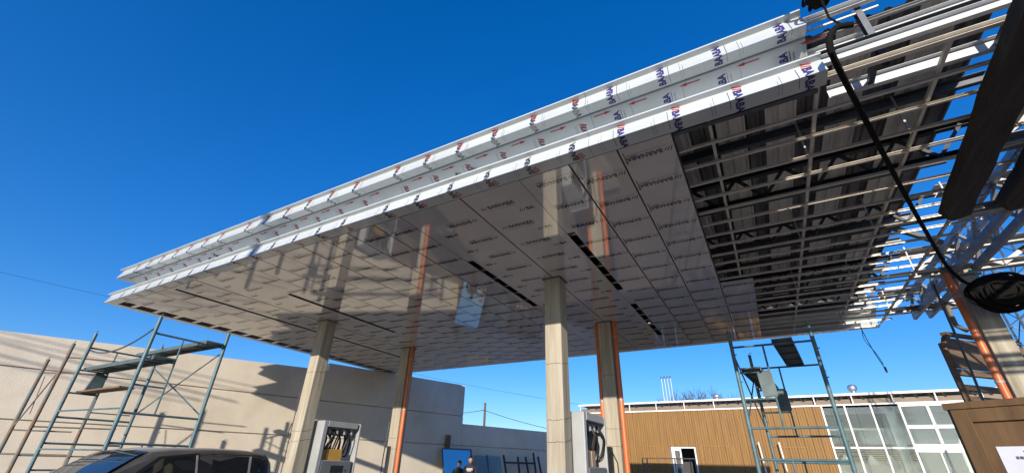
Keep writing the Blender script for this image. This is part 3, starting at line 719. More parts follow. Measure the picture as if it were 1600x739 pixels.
# ------------------------------------------------------------------ dispensers
def dispenser(x, y, z, label, bag):
    t = thing('fuel_dispenser', (x, y, z), label, 'fuel dispenser', 'fuel dispensers')
    hx, hy = .24, .58; H = 2.24; zb_ = 1.40
    MB().box((x-hx, y-hy+.13, z), (x+hx, y+hy-.13, z+zb_)).build('lower_cabinet', 'dispenser_grey', t, bevel=.01)
    for s in (-1, 1):
        MB().box((x-hx-.015, y+s*hy-.0, z), (x+hx+.015, y+s*(hy-(.125 if s < 0 else .06)), z+H)).build('side_pylon', 'dispenser_grey', t, bevel=.02)
    MB().box((x-hx-.02, y-hy+.127, z+H-.13), (x+hx+.02, y+hy-.127, z+H)).build('head', 'dispenser_grey', t, bevel=.01)
    pn = MB().box((x+hx+.002, y-hy+.14, z+.85), (x+hx+.02, y+hy-.14, z+zb_-.01)).build('control_panel', 'dispenser_dark', t)
    MB().box((x+hx+.021, y-.16, z+1.15), (x+hx+.026, y+.2, z+1.30)).build('display', 'screen', pn)
    MB().box((x+hx+.021, y-.02, z+1.02), (x+hx+.026, y+.12, z+1.08)).build('display', 'screen', pn)
    for k in range(5): MB().box((x+hx+.021, y-.12+k*.07, z+.93), (x+hx+.026, y-.09+k*.07, z+.97)).build('button', 'screen', pn)
    for k in range(4): MB().box((x+hx+.021, y+.27, z+1.0+k*.06), (x+hx+.026, y+.30, z+1.03+k*.06)).build('button', 'screen', pn)
    rnd = random.Random(int(y * 7 + x))
    MB().box((x - .02, y-hy+.127, z+H-.30), (x + .02, y+hy-.127, z+H-.135)).build('hose_rail', 'dispenser_dark', t)
    MB().box((x - hx + .01, y-hy+.127, z+zb_+.002), (x - hx + .03, y+hy-.127, z+H-.132)).build('bay_lining', 'dispenser_dark', t) if not bag else None
    for k in range(17):
        yy = y - .40 + k * .052 + rnd.uniform(-.02, .02); xo = x + rnd.uniform(-.10, .16); yd = rnd.uniform(-.16, .16); zl = z + 1.50 + rnd.uniform(0, .15)
        pts = [(xo, yy, z+H-.17), (xo + .08, yy + yd*.2, z+H-.30), (xo + .10, yy + yd, z+1.85), (xo + .03, yy + yd*1.5, zl), (xo - .06, yy + yd, z+1.50)]
        sm_ = []
        for i in range(len(pts) - 1):
            for j in range(4): sm_.append(lerp(pts[i], pts[i+1], j / 4))
        sm_.append(Vector(pts[-1]))
        for _ in range(2): sm_ = [sm_[0]] + [(sm_[i-1] + sm_[i] * 2 + sm_[i+1]) / 4 for i in range(1, len(sm_)-1)] + [sm_[-1]]
        MB().tube(sm_, .019, 8).build('hose', 'black_rubber', t, smooth=True)
    for k in range(4):
        yy = y - .33 + k * .22
        MB().tube([(x + .12, yy, z+H-.14), (x + .17, yy + .01, z+H-.20), (x + .17, yy + .03, z+H-.27)], .03, 8).build('swivel', 'galv', t)
    return t
dispenser(-2.97, 7.93, .15, 'fuel dispenser with tangled black hoses behind the middle column', False)
dl = dispenser(-9.44, 7.93, .15, 'fuel dispenser with open hose bay beside the left column', True)
MB().lathe([(.0, .1), (.05, .09), (.1, .05), (.11, 0)], (-9.13, 7.66, 1.0), 10).build('nozzle_cover', 'yellow_bag', dl)
cb = thing('cardboard_box', (-2.9, 7.86, 1.55), 'cardboard box sitting in the hose bay of the right dispenser', 'box')
MB().box((-3.02, 7.56, 1.552), (-2.76, 7.95, 1.80)).build('carton', 'cardboard', cb, bevel=.005)
MB().box((-2.76, 7.74, 1.56), (-2.757, 7.77, 1.79)).build('tape', 'paper', cb)
yb = thing('yellow_box', (-9.4, 7.85, 1.55), 'yellow carton in the hose bay of the left dispenser', 'box')
MB().box((-9.52, 7.62, 1.552), (-9.24, 8.08, 1.79)).build('carton', 'yellow_bag', yb, bevel=.01)
MB().box((-9.45, 7.50, 1.552), (-9.26, 7.60, 1.77)).build('flap', 'cardboard', yb)

# ------------------------------------------------------------------ pickup
def pickup():
    t = thing('pickup_truck', (-8.05, 5.45, 0), 'dusty dark grey double cab pickup parked left of the columns', 'pickup')
    xc_, hw = -8.85, .92
    # side outline in (y, z): nose toward -Y
    low = [(2.0, .55), (1.55, .60), (1.40, .75), (1.38, 1.0), (1.55, 1.10), (2.75, 1.16), (5.75, 1.16), (5.75, .55)]
    body = MB(); vs = []; nseg = 0
    def loft(m, secs):
        """secs: list of rings (same count) -> closed skin"""
        k = len(secs[0]); v = [p for s_ in secs for p in s_]; fs = []
        for i in range(len(secs)-1):
            for j in range(k): fs.append((i*k+j, i*k+(j+1) % k, (i+1)*k+(j+1) % k, (i+1)*k+j))
        fs += [tuple(range(k)), tuple((len(secs)-1)*k + j for j in range(k))]
        m.add(v, fs)
    def ring(y, w0, w1, z0, z1): return [(xc_-w0, y, z0), (xc_-w0*1.01, y, (z0+z1)/2), (xc_-w1, y, z1), (xc_+w1, y, z1), (xc_+w0*1.01, y, (z0+z1)/2), (xc_+w0, y, z0)]
    loft(body, [ring(1.05, .70, .66, .50, .90), ring(1.12, .82, .76, .45, 1.0), ring(1.6, .90, .84, .42, 1.07), ring(2.75, .92, .88, .40, 1.13), ring(3.4, .92, .89, .40, 1.13), ring(5.55, .92, .89, .40, 1.13)])
    body.build('body', 'car_paint', t, bevel=.03)
    # cab with tumblehome, roof curved
    cab = MB()
    def cring(y, wb, wr, z0, z1): return [(xc_-wb, y, z0), (xc_-(wb*.35+wr*.65), y, z0 + (z1-z0)*.80), (xc_-wr*.93, y, z1 - .02), (xc_-wr*.5, y, z1 + .006), (xc_+wr*.5, y, z1 + .006), (xc_+wr*.93, y, z1 - .02), (xc_+(wb*.35+wr*.65), y, z0 + (z1-z0)*.80), (xc_+wb, y, z0)]
    loft(cab, [cring(2.84, .86, .80, 1.10, 1.14), cring(3.08, .87, .76, 1.10, 1.34), cring(3.36, .88, .74, 1.10, 1.53), cring(3.55, .88, .73, 1.10, 1.63), cring(3.85, .88, .73, 1.10, 1.665), cring(4.5, .88, .74, 1.10, 1.685), cring(5.1, .88, .74, 1.10, 1.675), cring(5.40, .88, .73, 1.10, 1.65), cring(5.50, .87, .69, 1.10, 1.57), cring(5.54, .86, .66, 1.10, 1.42)])
    cab.build('cab', 'car_paint', t, smooth=True)
    # side glass, set a little proud of the cab side
    def side(name, pts, m, s, d):
        q = []
        for (y, z) in pts:
            wr = .735; wb = .88; k = (z - 1.10) / .575
            xx = wb + (wb*.35 + wr*.65 - wb) * min(k/.80, 1) + (0 if k < .80 else (wr*.93 - (wb*.35+wr*.65)) * (k-.80)/.2)
            q.append((xc_ + s*(xx + d), y, z))
        MB().prism(q, (s*.004, 0, 0)).build(name, m, t)
    for s in (-1, 1):
        side('window_trim', [(3.14, 1.16), (3.60, 1.545), (4.15, 1.605), (5.26, 1.60), (5.38, 1.50), (5.42, 1.16)], 'car_trim', s, .003)
        side('door_window', [(3.24, 1.18), (3.66, 1.53), (4.18, 1.575), (4.22, 1.18)], 'car_glass', s, .008)
        side('door_window', [(4.42, 1.18), (4.40, 1.575), (5.03, 1.57), (5.03, 1.18)], 'car_glass', s, .008)
        side('quarter_window', [(5.08, 1.18), (5.08, 1.57), (5.22, 1.56), (5.30, 1.48), (5.33, 1.18)], 'car_glass', s, .008)
        side('window_divider', [(5.035, 1.17), (5.035, 1.575), (5.075, 1.575), (5.075, 1.17)], 'galv', s, .012)
        side('window_divider', [(4.19, 1.17), (4.13, 1.575), (4.16, 1.575), (4.22, 1.17)], 'galv', s, .012)
        side('pillar', [(4.23, 1.17), (4.19, 1.60), (4.38, 1.60), (4.41, 1.17)], 'car_paint', s, .012)
        mirror = MB().box((xc_ + s*.90, 3.12, 1.12), (xc_ + s*1.10, 3.24, 1.32)).build('wing_mirror', 'car_paint', t, bevel=.03)
        MB().box((xc_ + s*.925, 3.4, 1.0), (xc_ + s*.94, 3.42, .5)).build('door_gap', 'car_trim', t)
        MB().box((xc_ + s*.925, 4.02, .98), (xc_ + s*.96, 4.2, 1.02)).build('door_handle', 'galv', t, bevel=.008)
        MB().box((xc_ + s*.925, 5.02, .98), (xc_ + s*.96, 5.2, 1.02)).build('door_handle', 'galv', t, bevel=.008)
        MB().box((xc_ + s*.48, 1.03, .72), (xc_ + s*.80, 1.10, .90)).build('headlight', 'lamp_clear', t, bevel=.02)
        MB().box((xc_ + s*.78, 7.14, .75), (xc_ + s*.93, 7.20, 1.05)).build('tail_light', 'lamp_red', t, bevel=.01)
    # windscreen
    ws = []
    for (y, z, wr) in ((2.87, 1.165, .78), (3.11, 1.36, .735), (3.37, 1.537, .69), (3.50, 1.60, .665)):
        ws += [(xc_-wr, y-.012, z+.008), (xc_-wr*.5, y-.016, z+.022), (xc_+wr*.5, y-.016, z+.022), (xc_+wr, y-.012, z+.008)]
    MB().add(ws, [(i*4+j, i*4+j+1, i*4+j+5, i*4+j+4) for i in range(3) for j in range(3)]).build('windscreen', 'car_glass_front', t, smooth=True)
    # load bed
    b = MB()
    for s in (-1, 1): b.box((xc_+s*.92, 5.57, .42), (xc_+s*.84, 7.15, 1.12))
    b.box((xc_-.84, 5.57, .55), (xc_+.84, 7.15, .62)); b.box((xc_-.84, 5.57, .62), (xc_+.84, 5.62, 1.12)); b.build('load_bed', 'car_paint', t, bevel=.015)
    MB().box((xc_-.84, 7.10, .62), (xc_+.84, 7.16, 1.12)).build('tailgate', 'car_paint', t, bevel=.015)
    MB().box((xc_-.90, .98, .42), (xc_+.90, 1.10, .62)).build('bumper', 'car_trim', t, bevel=.03)
    MB().box((xc_-.90, 7.18, .45), (xc_+.90, 7.30, .60)).build('bumper', 'galv', t, bevel=.02)
    MB().box((xc_-.46, 1.02, .68), (xc_+.46, 1.07, .90)).build('grille', 'car_trim', t)
    for y in (1.95, 6.2):
        for s in (-1, 1):
            c = Vector((xc_ + s*.80, y, .37)); ty = MB(); pr = [(.20, -.11), (.33, -.12), (.37, -.08), (.37, .08), (.33, .12), (.20, .11)]; nn = 24; vs = []
            for (rr, dx) in pr: vs += [c + Vector((s*dx, rr*math.cos(2*math.pi*k/nn), rr*math.sin(2*math.pi*k/nn))) for k in range(nn)]
            ty.add(vs, [(i*nn+k, i*nn+(k+1) % nn, ((i+1) % 6)*nn+(k+1) % nn, ((i+1) % 6)*nn+k) for i in range(6) for k in range(nn)])
            wo = ty.build('wheel', 'tyre', t, smooth=True)
            rm = MB(); rm.tube([c + Vector((s*.02, 0, 0)), c + Vector((s*.06, 0, 0))], .205, 20); 
            for k in range(6):
                a = k*math.pi/3; rm.beam(c + Vector((s*.08, 0, 0)), c + Vector((s*.08, .19*math.cos(a), .19*math.sin(a))), .05, .03, (1, 0, 0))
            rm.build('rim', 'rim', wo)
            MB().box((c.x - s*.02, y-.46, .74), (xc_ + s*.935, y+.46, .80)).build('wheel_arch', 'car_trim', t, bevel=.01)
    t.rotation_euler.z = math.radians(3)
pickup()

# ------------------------------------------------------------------ people
def skin_obj(name, nodes, edges, m, parent, lev=2, root=0):
    me = bpy.data.meshes.new(name); off = parent.location if parent else Vector((0, 0, 0))
    me.from_pydata([tuple(Vector(q[0])) for q in nodes], edges, []); o = bpy.data.objects.new(name, me); col.objects.link(o); o.parent = parent
    sk = o.modifiers.new('skin', 'SKIN'); sk.use_smooth_shade = True
    lay = me.skin_vertices[0].data if me.skin_vertices else None
    if lay is None:
        bm = bmesh.new(); bm.from_mesh(me); bm.verts.layers.skin.verify(); bm.to_mesh(me); bm.free(); lay = me.skin_vertices[0].data
    for i, q in enumerate(nodes):
        lay[i].radius = q[1] if isinstance(q[1], tuple) else (q[1], q[1]); lay[i].use_root = (i == root)
    sb = o.modifiers.new('sub', 'SUBSURF'); sb.levels = lev; sb.render_levels = lev
    me.materials.append(MATS[m]); return o
def person(loc, face, H, label, top, shirt_print, look):
    """built facing -Y locally, then turned"""
    t = thing('person', loc, label, 'person', 'workers by the leaning glass'); t.rotation_euler.z = face
    k = H / 1.75
    def N(x, y, z, rr): return ((x*k, y*k, z*k), tuple(a*k for a in rr) if isinstance(rr, tuple) else rr*k)
    # clothed body: trousers, torso and arms in one continuous skin
    nodes = [N(0, 0, .95, (.155, .11)), N(0, .01, 1.12, (.145, .105)), N(0, .0, 1.30, (.17, .115)), N(0, .01, 1.42, (.13, .09)), N(0, 0, 1.50, (.058, .06)), N(0, -.02, 1.54, (.055, .055)),
             N(.10, 0, .86, .085), N(.11, -.02, .50, .058), N(.12, 0, .10, .045), N(.12, -.13, .04, .04),
             N(-.10, 0, .86, .085), N(-.11, -.01, .50, .058), N(-.12, .02, .10, .045), N(-.12, -.11, .04, .04),
             N(.19, .01, 1.40, .07), N(.245, .03, 1.14, .05), N(.22, -.10, .92, .04), N(.215, -.13, .87, .032),
             N(-.19, .01, 1.40, .07), N(-.245, .03, 1.14, .05), N(-.22, -.08, .92, .04), N(-.215, -.11, .87, .032)]
    ed = [(0,1),(1,2),(2,3),(3,4),(4,5),(0,6),(6,7),(7,8),(8,9),(0,10),(10,11),(11,12),(12,13),(3,14),(14,15),(15,16),(16,17),(3,18),(18,19),(19,20),(20,21)]
    body = skin_obj('body', nodes, ed, top, t)
    # head with face, lathed egg deformed
    hb = MB(); nn, mm = 20, 14; hz = 1.635*k
    look = Vector(look)
    for i in range(mm + 1):
        ph = math.pi * i / mm
        for j in range(nn):
            th = 2*math.pi*j/nn; x = .074*math.sin(ph)*math.cos(th); y_ = .095*math.sin(ph)*math.sin(th); z = -.118*math.cos(ph)
            if z < 0: x *= 1 + z*1.6; y_ = y_*(1 + z*1.0) - .012 * (-z/.1)
            if y_ < -.06 and -.04 < z < .012 and abs(x) < .018: y_ -= .022 * (1 - abs(x)/.018)
            if y_ < -.05 and .008 < z < .03 and .012 < abs(x) < .045: y_ += .008
            hb.v.append(Vector((x, y_, z)))
    for i in range(mm):
        for j in range(nn): hb.fc.append([i*nn+j, i*nn+(j+1) % nn, (i+1)*nn+(j+1) % nn, (i+1)*nn+j]); hb.mi.append(0)
    Rz = Matrix.Rotation(look[0], 3, 'Z') @ Matrix.Rotation(look[1], 3, 'X')
    hb.v = [Rz @ (q * k) + Vector((0, -.025*k, hz)) for q in hb.v]
    def loc_build(mb, name, m, par, smooth=True):
        me = mb.mesh(name, [m], Vector((0, 0, 0)), smooth); o = bpy.data.objects.new(name, me); col.objects.link(o); o.parent = par; return o
    hd = loc_build(hb, 'head', 'skin', t)
    def hp(x, y_, z): return Rz @ (Vector((x, y_, z)) * k) + Vector((0, -.025*k, hz))
    hair = MB()
    for i in range(9):
        ph = math.pi/2 * i / 8
        for j in range(nn):
            th = 2*math.pi*j/nn; fr = math.sin(th)
            z0 = .0 if fr > -.3 else .06
            rr = math.cos(ph); z = z0 + (.128 - z0) * math.sin(ph)
            sc = math.sqrt(max(0, 1 - (z/.132)**2)); hair.v.append(hp(.084*sc*math.cos(th), .105*sc*math.sin(th), z))
    for i in range(8):
        for j in range(nn): hair.fc.append([i*nn+j, i*nn+(j+1) % nn, (i+1)*nn+(j+1) % nn, (i+1)*nn+j]); hair.mi.append(0)
    loc_build(hair, 'hair', 'hair', hd)
    for s in (-1, 1):
        e = MB(); e.lathe([(0, -.011*k), (.01*k, 0), (0, .011*k)], hp(s*.03, -.082, .018), 8); loc_build(e, 'eye', 'hair', hd)
        e = MB(); e.lathe([(0, -.03*k), (.014*k, -.01*k), (.016*k, .015*k), (0, .03*k)], hp(s*.076, .005, .0), 8); loc_build(e, 'ear', 'skin', hd)
        # hand: palm and five fingers
        c = Vector((s*.215, -.13, .86)); hn = [((c.x*k, c.y*k, c.z*k), .028*k), ((c.x*k, (c.y-.01)*k, (c.z-.07)*k), .032*k)]; he = [(0, 1)]
        for fi in range(4):
            b0 = len(hn); yy = c.y - .035 + fi*.02; L = (.065, .075, .072, .055)[fi]
            hn += [((c.x*k, yy*k, (c.z-.09)*k), .009*k), (((c.x - s*.012)*k, yy*k, (c.z-.09-L*.55)*k), .008*k), (((c.x - s*.03)*k, yy*k, (c.z-.09-L)*k), .007*k)]; he += [(1, b0), (b0, b0+1), (b0+1, b0+2)]
        b0 = len(hn); hn += [((c.x*k, (c.y-.045)*k, (c.z-.045)*k), .010*k), (((c.x-s*.01)*k, (c.y-.06)*k, (c.z-.08)*k), .008*k)]; he += [(0, b0), (b0, b0+1)]
        skin_obj('hand', hn, he, 'skin', t, 1)
    mo = MB(); mo.box(hp(-.022, -.088, -.062), hp(.022, -.08, -.056)); loc_build(mo, 'mouth', 'ink_red', hd, False)
    if shirt_print:
        p = MB()
        for (z, wd) in ((1.36, .10), (1.325, .12), (1.29, .08)):
            x = -wd
            while x < wd - .02:
                p.box((x*k, -.118*k, z*k), ((x + .022)*k, -.124*k, (z + .022)*k)); x += .03
        loc_build(p, 'shirt_print', 'print_white', t, False)
    return t
person((-9.72, 14.4, 0), .35, 1.80, 'man in dark navy printed top standing by the leaning glass', 'cloth_navy', True, (.5, 0))
person((-10.15, 14.3, 0), 1.1, 1.66, 'man in black jacket looking down before the blue panel', 'cloth_black', False, (-.2, .45))

# ------------------------------------------------------------------ things leaning on the wall
def tpx(y): return tw_at(y=y)
gp = thing('mirror_panel', tuple(wp(tpx(15.6), 0, .5)), 'large framed reflective pane leaning on the shaded wall, showing blue sky', 'pane')
a0, b0_ = wp(tpx(15.75), 0.05, .75), wp(tpx(17.2), 0.05, .75); up_ = Vector((0, 0, 2.05)) - WN * .55
m = MB().add([a0, b0_, b0_ + up_, a0 + up_], [(0, 1, 2, 3)])
m = MB().prism([a0, b0_, b0_ + up_, a0 + up_], -WN * .012); m.build('pane', 'mirror_glass', gp)
fr = MB(); q = [a0, b0_, b0_ + up_, a0 + up_]
for i in range(4): fr.beam(q[i] + WN*.01, q[(i+1) % 4] + WN*.01, .04, .04, tuple(WN))
fr.build('pane_frame', 'galv_dark', gp)
gs = thing('glass_sheet', tuple(wp(tpx(17.6), 0, .5)), 'clear green tinted glass sheet leaning beside the reflective pane', 'glass sheet')
a1, b1 = wp(tpx(17.5), .05, .6), wp(tpx(18.9), .05, .6); up1 = Vector((0, 0, 1.85)) - WN * .45
MB().prism([a1, b1, b1 + up1, a1 + up1], -WN * .012).build('pane', 'sheet_glass', gs)
MB().beam(lerp(a1, b1, .45) + WN*.03, lerp(a1, b1, .45) + up1*1.02 + WN*.03, .03, .03, tuple(WN)).build('clamp_bar', 'galv_dark', gs)
def frame_rack(y0, y1, label):
    t = thing('leaning_rack', tuple(wp(tpx(y0), 0, .6)), label, 'steel frame', 'steel frames leaning on the wall')
    a, b = wp(tpx(y0), 0, .75), wp(tpx(y1), 0, .75); upv = Vector((0, 0, 1)) - WN * .25
    for k, (s, h) in enumerate(((0, 1.95), (.3, 1.9), (.62, 1.92), (.78, 2.1), (1, 1.95))):
        MB().beam(lerp(a, b, s), lerp(a, b, s) + upv * h + WD * (.12 if k % 2 else -.1), .085, .05, tuple(WN)).build('upright', 'dark_shaded_steel', t)
    for z in (.5, 1.15, 1.65): MB().beam(a + upv*z, lerp(a, b, .85) + upv*z, .075, .05, tuple(WN)).build('cross_bar', 'dark_shaded_steel', t)
frame_rack(19.1, 21.3, 'dark rusty steel frame leaning on the low wall')
tag(MB().prism([wp(tpx(15.95), 0, .06), wp(tpx(16.2), 0, .06), wp(tpx(16.2), 2.62, .06), wp(tpx(15.97), 2.62, .06)], WN * .04).build('wooden_board', 'old_wood'), 'narrow grey board standing upright behind the reflective pane', 'board')

# ------------------------------------------------------------------ right foreground
# plywood crate
ang = math.atan2(.55, -.835)
fd = Vector((-math.cos(math.radians(34)), math.sin(math.radians(34)), 0)); fnv = Vector((-fd.y, fd.x, 0))
if fnv.y > 0: fnv = -fnv
c0 = Vector((1.26, 4.75, 0))                                     # left front corner
crate = thing('plywood_crate', tuple(c0), 'brown plywood shipping crate with paper notices in the lower right corner', 'crate')
def cp(s, z, d=0): return c0 - fd * s + fnv * d + Vector((0, 0, z))     # s to the right along the front, d out of the face
CW, CH, CD = 1.3, 2.05, .8
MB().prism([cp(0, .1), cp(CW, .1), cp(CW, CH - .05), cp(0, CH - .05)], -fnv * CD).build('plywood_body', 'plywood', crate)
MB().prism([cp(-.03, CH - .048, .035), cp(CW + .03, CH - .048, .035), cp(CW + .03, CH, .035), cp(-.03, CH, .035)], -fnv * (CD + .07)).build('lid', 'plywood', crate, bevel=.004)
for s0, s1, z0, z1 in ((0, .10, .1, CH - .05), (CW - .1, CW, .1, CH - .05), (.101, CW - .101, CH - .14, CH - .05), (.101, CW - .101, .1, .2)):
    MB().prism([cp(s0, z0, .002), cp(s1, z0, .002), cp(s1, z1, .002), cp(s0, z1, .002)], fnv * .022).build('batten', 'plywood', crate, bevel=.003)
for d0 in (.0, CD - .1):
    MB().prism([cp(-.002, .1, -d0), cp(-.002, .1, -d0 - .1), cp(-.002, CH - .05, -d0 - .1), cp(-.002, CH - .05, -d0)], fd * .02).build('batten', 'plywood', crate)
def notice(s0, s1, z0, z1, lab, lines):
    t = thing('paper_notice', tuple(cp(s0, z0)), lab, 'notice', 'paper notices on the crate')
    MB().prism([cp(s0, z0, .003), cp(s1, z0, .003), cp(s1, z1, .003), cp(s0, z1, .003)], fnv * .001).build('sheet', 'paper', t)
    for (z, a, b, h) in lines:
        m = MB(); s = a
        while s < b - .005:
            wd = random.uniform(.010, .020); m.prism([cp(s, z, .005), cp(s + wd, z, .005), cp(s + wd, z + h, .005), cp(s, z + h, .005)], fnv * .0003); s += wd + .004
        m.build('printed_line', 'ink', t)
notice(.16, .49, 1.575, 1.745, 'upper white paper notice stuck on the plywood crate', [(1.71, .29, .38, .008), (1.665, .24, .44, .018), (1.62, .29, .40, .018)])
notice(.22, .55, 1.34, 1.56, 'lower white paper notice stuck on the plywood crate', [(1.52, .29, .48, .015), (1.47, .29, .51, .015), (1.42, .29, .43, .015)])

# weathered timber rack behind the right column
tr = thing('timber_rack', (3.6, 12.2, 0), 'weathered wooden rack of thick slats behind the right column', 'rack')
ta = Vector((3.52, 12.1, 0)); td = Vector((.70, .714, 0))
def rp(s, z): return ta + td * s + Vector((0, 0, z))
MB().beam(rp(0, 0), rp(.0, 4.0), .09, .10).build('post', 'old_wood', tr); MB().beam(rp(2.6, 0), rp(2.6, 4.1), .09, .10).build('post', 'old_wood', tr)
MB().beam(rp(.06, 3.95), rp(.30, 4.22), .08, .1).build('brace', 'old_wood', tr)
MB().beam(rp(.1, 3.82), rp(2.6, 3.82), .05, .62).build('board', 'old_wood', tr)
MB().beam(rp(-.03, 3.42), rp(2.6, 3.42), .10, .12).build('slat', 'old_wood', tr)
for z in (3.12, 2.90, 2.64, 2.30): MB().beam(rp(.03, z), rp(2.6, z), .07, .11).build('slat', 'old_wood', tr)
MB().beam(rp(.2, 4.22), rp(2.6, 4.22), .12, .06).build('top_board', 'old_wood', tr)
tag(MB().tube([(3.86, 12.0, 4.86), (3.84, 12.0, 4.5), (3.86, 12.05, 4.32), (4.02, 12.15, 4.22)], .045, 10).build('rusty_bracket', 'rust_steel', smooth=True), 'curved rusty pipe above the weathered timber rack', 'pipe')
tag(MB().tube([(3.45, 10.9, 4.9), (3.5, 11.2, 3.4), (3.5, 11.4, 2.3)], .022, 8).build('steel_rod', 'galv_dark'), 'thin grey rod leaning left of the orange downpipe', 'rod')

# old rough beams under the frame
def rough_beam(x0, x1, y0, y1, z0, z1, label, tilt=0):
    rnd = random.Random(int(x0 * 100)); m = MB(); nn = 14; vs = []
    for i in range(nn + 1):
        yy = y0 + (y1 - y0) * i / nn; j = lambda a=.025: rnd.uniform(-a, a) * .5; dx = tilt * i / nn
        e = .10 if i == nn else .0
        vs += [(x0 + dx + j() + e, yy + j(), z0 + j()), (x1 + dx + j(), yy + j() - e, z0 + j()), (x1 + dx + j() - e, yy + j(), z1 + j()), (x0 + dx + j(), yy + j(), z1 + j())]
    fs = [(i*4+k, i*4+(k+1) % 4, (i+1)*4+(k+1) % 4, (i+1)*4+k) for i in range(nn) for k in range(4)] + [(0, 1, 2, 3), (nn*4, nn*4+1, nn*4+2, nn*4+3)]
    tag(m.add(vs, fs).build('timber_beam', 'dark_wood'), label, 'beam', 'rough beams hung under the frame')
rough_beam(2.22, 2.49, 2.7, 7.2, 4.59, 4.75, 'dark rough beam under the bare frame, left of the pair', .44)
rough_beam(2.82, 3.12, 2.7, 7.2, 4.58, 4.75, 'dark rough beam at the right edge, right of the pair', .40)

# hose, coils
hp_ = [(1.38, 3.47, 4.99), (1.26, 3.43, 4.99), (1.17, 3.41, 4.88), (1.15, 3.46, 4.71), (2.2, 6.5, 4.70), (3.1, 9.0, 4.69), (3.28, 9.40, 4.60), (3.42, 9.55, 4.44), (3.65, 9.62, 4.33)]
def smooth_path(pts, it=3, sub=4):
    s = []
    for i in range(len(pts)-1):
        for j in range(sub): s.append(lerp(pts[i], pts[i+1], j/sub))
    s.append(Vector(pts[-1]))
    for _ in range(it): s = [s[0]] + [(s[i-1] + s[i]*2 + s[i+1])/4 for i in range(1, len(s)-1)] + [s[-1]]
    return s
tag(MB().tube(smooth_path(hp_, 1), .027, 10).build('black_hose', 'hose_black', smooth=True), 'thick black hose running from the fascia end down to the coil', 'hose')
def coil(c, R_, n, label, seed, th=.035, axis=(0, 1, 0)):
    rnd = random.Random(seed); t = thing('hose_coil', c, label, 'hose coil', 'coils of black hose'); c = Vector(c)
    for k in range(n):
        rr = R_ * rnd.uniform(.25, 1.0); dx, dz = rnd.uniform(-.2, .2)*R_, rnd.uniform(-.15, .15)*R_; yo = rnd.uniform(-.16, .13); tl = rnd.uniform(-.4, .4); pts = []
        for i in range(25):
            a = 2*math.pi*i/24; pts.append(c + Vector((dx + rr*1.15*math.cos(a), yo + .1*math.sin(a + tl*5)*math.cos(a*2), dz + rr*.80*math.sin(a + tl*.3))))
        MB().tube(pts, th * rnd.uniform(.45, .8), 6).build('loop', 'hose_black', t, smooth=True)
    pts = []
    m = MB(); prof = []
    for i in range(9):
        a = -math.pi/2 + math.pi*i/8; prof.append((R_*1.0*math.cos(a), .19*math.sin(a)))
    vs = []; nn = 12
    for (rr, yy) in prof: vs += [c + Vector((rr*(1.08 + rnd.uniform(-.1, .12))*math.cos(2*math.pi*k/nn), yy + rnd.uniform(-.02, .02), rr*(.78 + rnd.uniform(-.09, .09))*math.sin(2*math.pi*k/nn))) for k in range(nn)]
    m.add(vs, [(i*nn+k, i*nn+(k+1) % nn, (i+1)*nn+(k+1) % nn, (i+1)*nn+k) for i in range(8) for k in range(nn)])
    m.build('bundle_core', 'hose_black', t, smooth=True)
    return t
coil((3.80, 9.62, 4.25), .35, 38, 'bundle of coiled black hose hung before the right column', 5)
coil((1.30, 3.48, 5.56), .11, 9, 'small bundle of black cable at the end of the upper fascia', 9, .018)
tag(MB().tube(smooth_path([(1.22, 3.5, 5.58), (1.10, 3.46, 5.60), (1.08, 3.46, 5.68), (1.15, 3.47, 5.76)]), .024, 8).build('cable_loop', 'hose_black', smooth=True), 'black cable loop over the upper fascia end', 'cable')
tag(MB().tube([(1.28, 3.49, 5.50), (1.27, 3.50, 5.2), (1.34, 3.50, 5.02)], .010, 6).build('thin_cable', 'hose_black'), 'thin black cord between the small bundle and the hose elbow', 'cord')
# wires on coil and hanging plug cable
tag(MB().tube(smooth_path([(3.6, 9.7, 4.75), (3.66, 9.66, 4.62), (3.62, 9.66, 4.5), (3.75, 9.64, 4.36)]), .012, 6).build('green_wire', 'green_wire'), 'green and white wire hanging above the hose coil', 'wire')
hc = thing('hanging_cable', (2.4, 13.0, 4.7), 'thin dark cable with a plug hanging from the canopy back edge', 'cable')
MB().tube(smooth_path([(2.45, 12.95, 4.72), (2.5, 12.95, 4.3), (2.55, 12.95, 4.0), (2.62, 12.95, 3.72)]), .009, 6).build('cord', 'black_rubber', hc)
MB().tube(smooth_path([(2.48, 12.97, 4.72), (2.42, 12.97, 4.4), (2.56, 12.96, 4.1), (2.62, 12.95, 3.8)]), .007, 6).build('cord', 'black_rubber', hc)
MB().tube([(2.62, 12.95, 3.74), (2.63, 12.95, 3.62)], .022, 8).build('plug', 'black_rubber', hc)
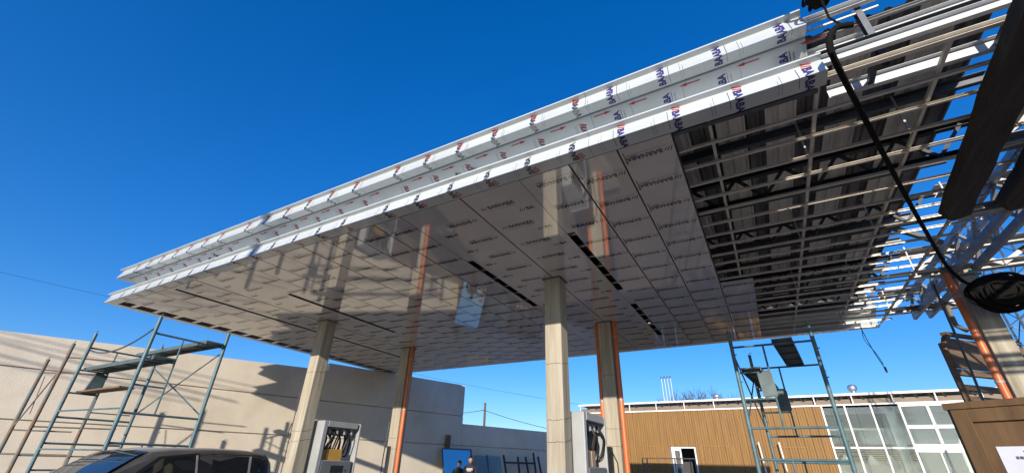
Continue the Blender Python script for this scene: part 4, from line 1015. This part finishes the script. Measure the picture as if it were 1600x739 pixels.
# more tangled members at far right: rusty struts and lattice mast
def strut(a, b, wd, m, name, lab): tag(MB().cchan(a, b, wd, wd, .006).build(name, m), lab, 'strut')
strut((4.1, 9.2, 4.72), (5.6, 7.9, 5.3), .10, 'rust_steel', 'rusty_strut', 'rusty diagonal strut right of the hose coil')
strut((3.2, 9.0, 5.0), (2.6, 8.8, 5.35), .07, 'rust_steel', 'rusty_strut', 'short rusty strut left of the lattice girder')
strut((4.3, 12.6, 4.72), (6.5, 12.6, 4.82), .12, 'rust_steel', 'rusty_strut', 'rusty horizontal channel behind the hose coil')
lm = thing('lattice_mast', (7.2, 17.5, 0), 'thin steel lattice mast at the right edge behind the column', 'mast')
for sx, sy in ((-.35, -.35), (.35, -.35), (.35, .35), (-.35, .35)): MB().tube([(7.2 + sx, 17.5 + sy, 0), (7.2 + sx, 17.5 + sy, 9)], .03, 6).build('leg', 'galv_dark', lm)
lw = MB(); z = 0; k = 0
while z < 8.8:
    s = .35 if k % 2 else -.35
    for yy in (-.35, .35): lw.tube([(7.2 - s, 17.5 + yy, z), (7.2 + s, 17.5 + yy, z + .5)], .015, 5)
    for xx in (-.35, .35): lw.tube([(7.2 + xx, 17.5 - s, z), (7.2 + xx, 17.5 + s, z + .5)], .015, 5)
    z += .5; k += 1
lw.build('lacing', 'galv_dark', lm)

# ------------------------------------------------------------------ street side behind the viewpoint: pole with cables
sp = thing('street_pole', (-4.2, -10.0, 0), 'wooden street pole on the sunny side of the forecourt, outside the picture', 'pole')
MB().tube([(-4.2, -10, 0), (-4.2, -10, 10.6)], [.17, .13], 10).build('shaft', 'pole_wood', sp)
MB().beam((-4.9, -10, 9.7), (-3.5, -10, 9.7), .1, .1).build('cross_arm', 'pole_wood', sp)

cab = [(-0.6, 4.05, 2.1, 3.62, 'thickest'), (-.7, 3.78, 1.6, 3.45, 'second thickest'), (.2, 4.18, 3.6, 3.85, 'uppermost thin'), (-.8, 3.62, 1.4, 3.32, 'lowest thin'), (-.6, 4.12, 2.4, 3.80, 'middle thin')]
for k, (ta_, za, tb_, zb_, nm) in enumerate(cab):
    a, b = wp(ta_, za), wp(tb_, zb_); d = b - a
    back = Vector((.24, -1, .278)) * 11.0; a, b = a - d * .8 + back, b + d * 1.2 + back
    tag(MB().tube(arc(a, b, .05), .022 if k < 2 else .014, 6).build('street_cable', 'black_rubber'), nm + ' overhead cable outside the picture throwing a slanting shadow on the wall', 'cable', 'overhead cables shading the wall')
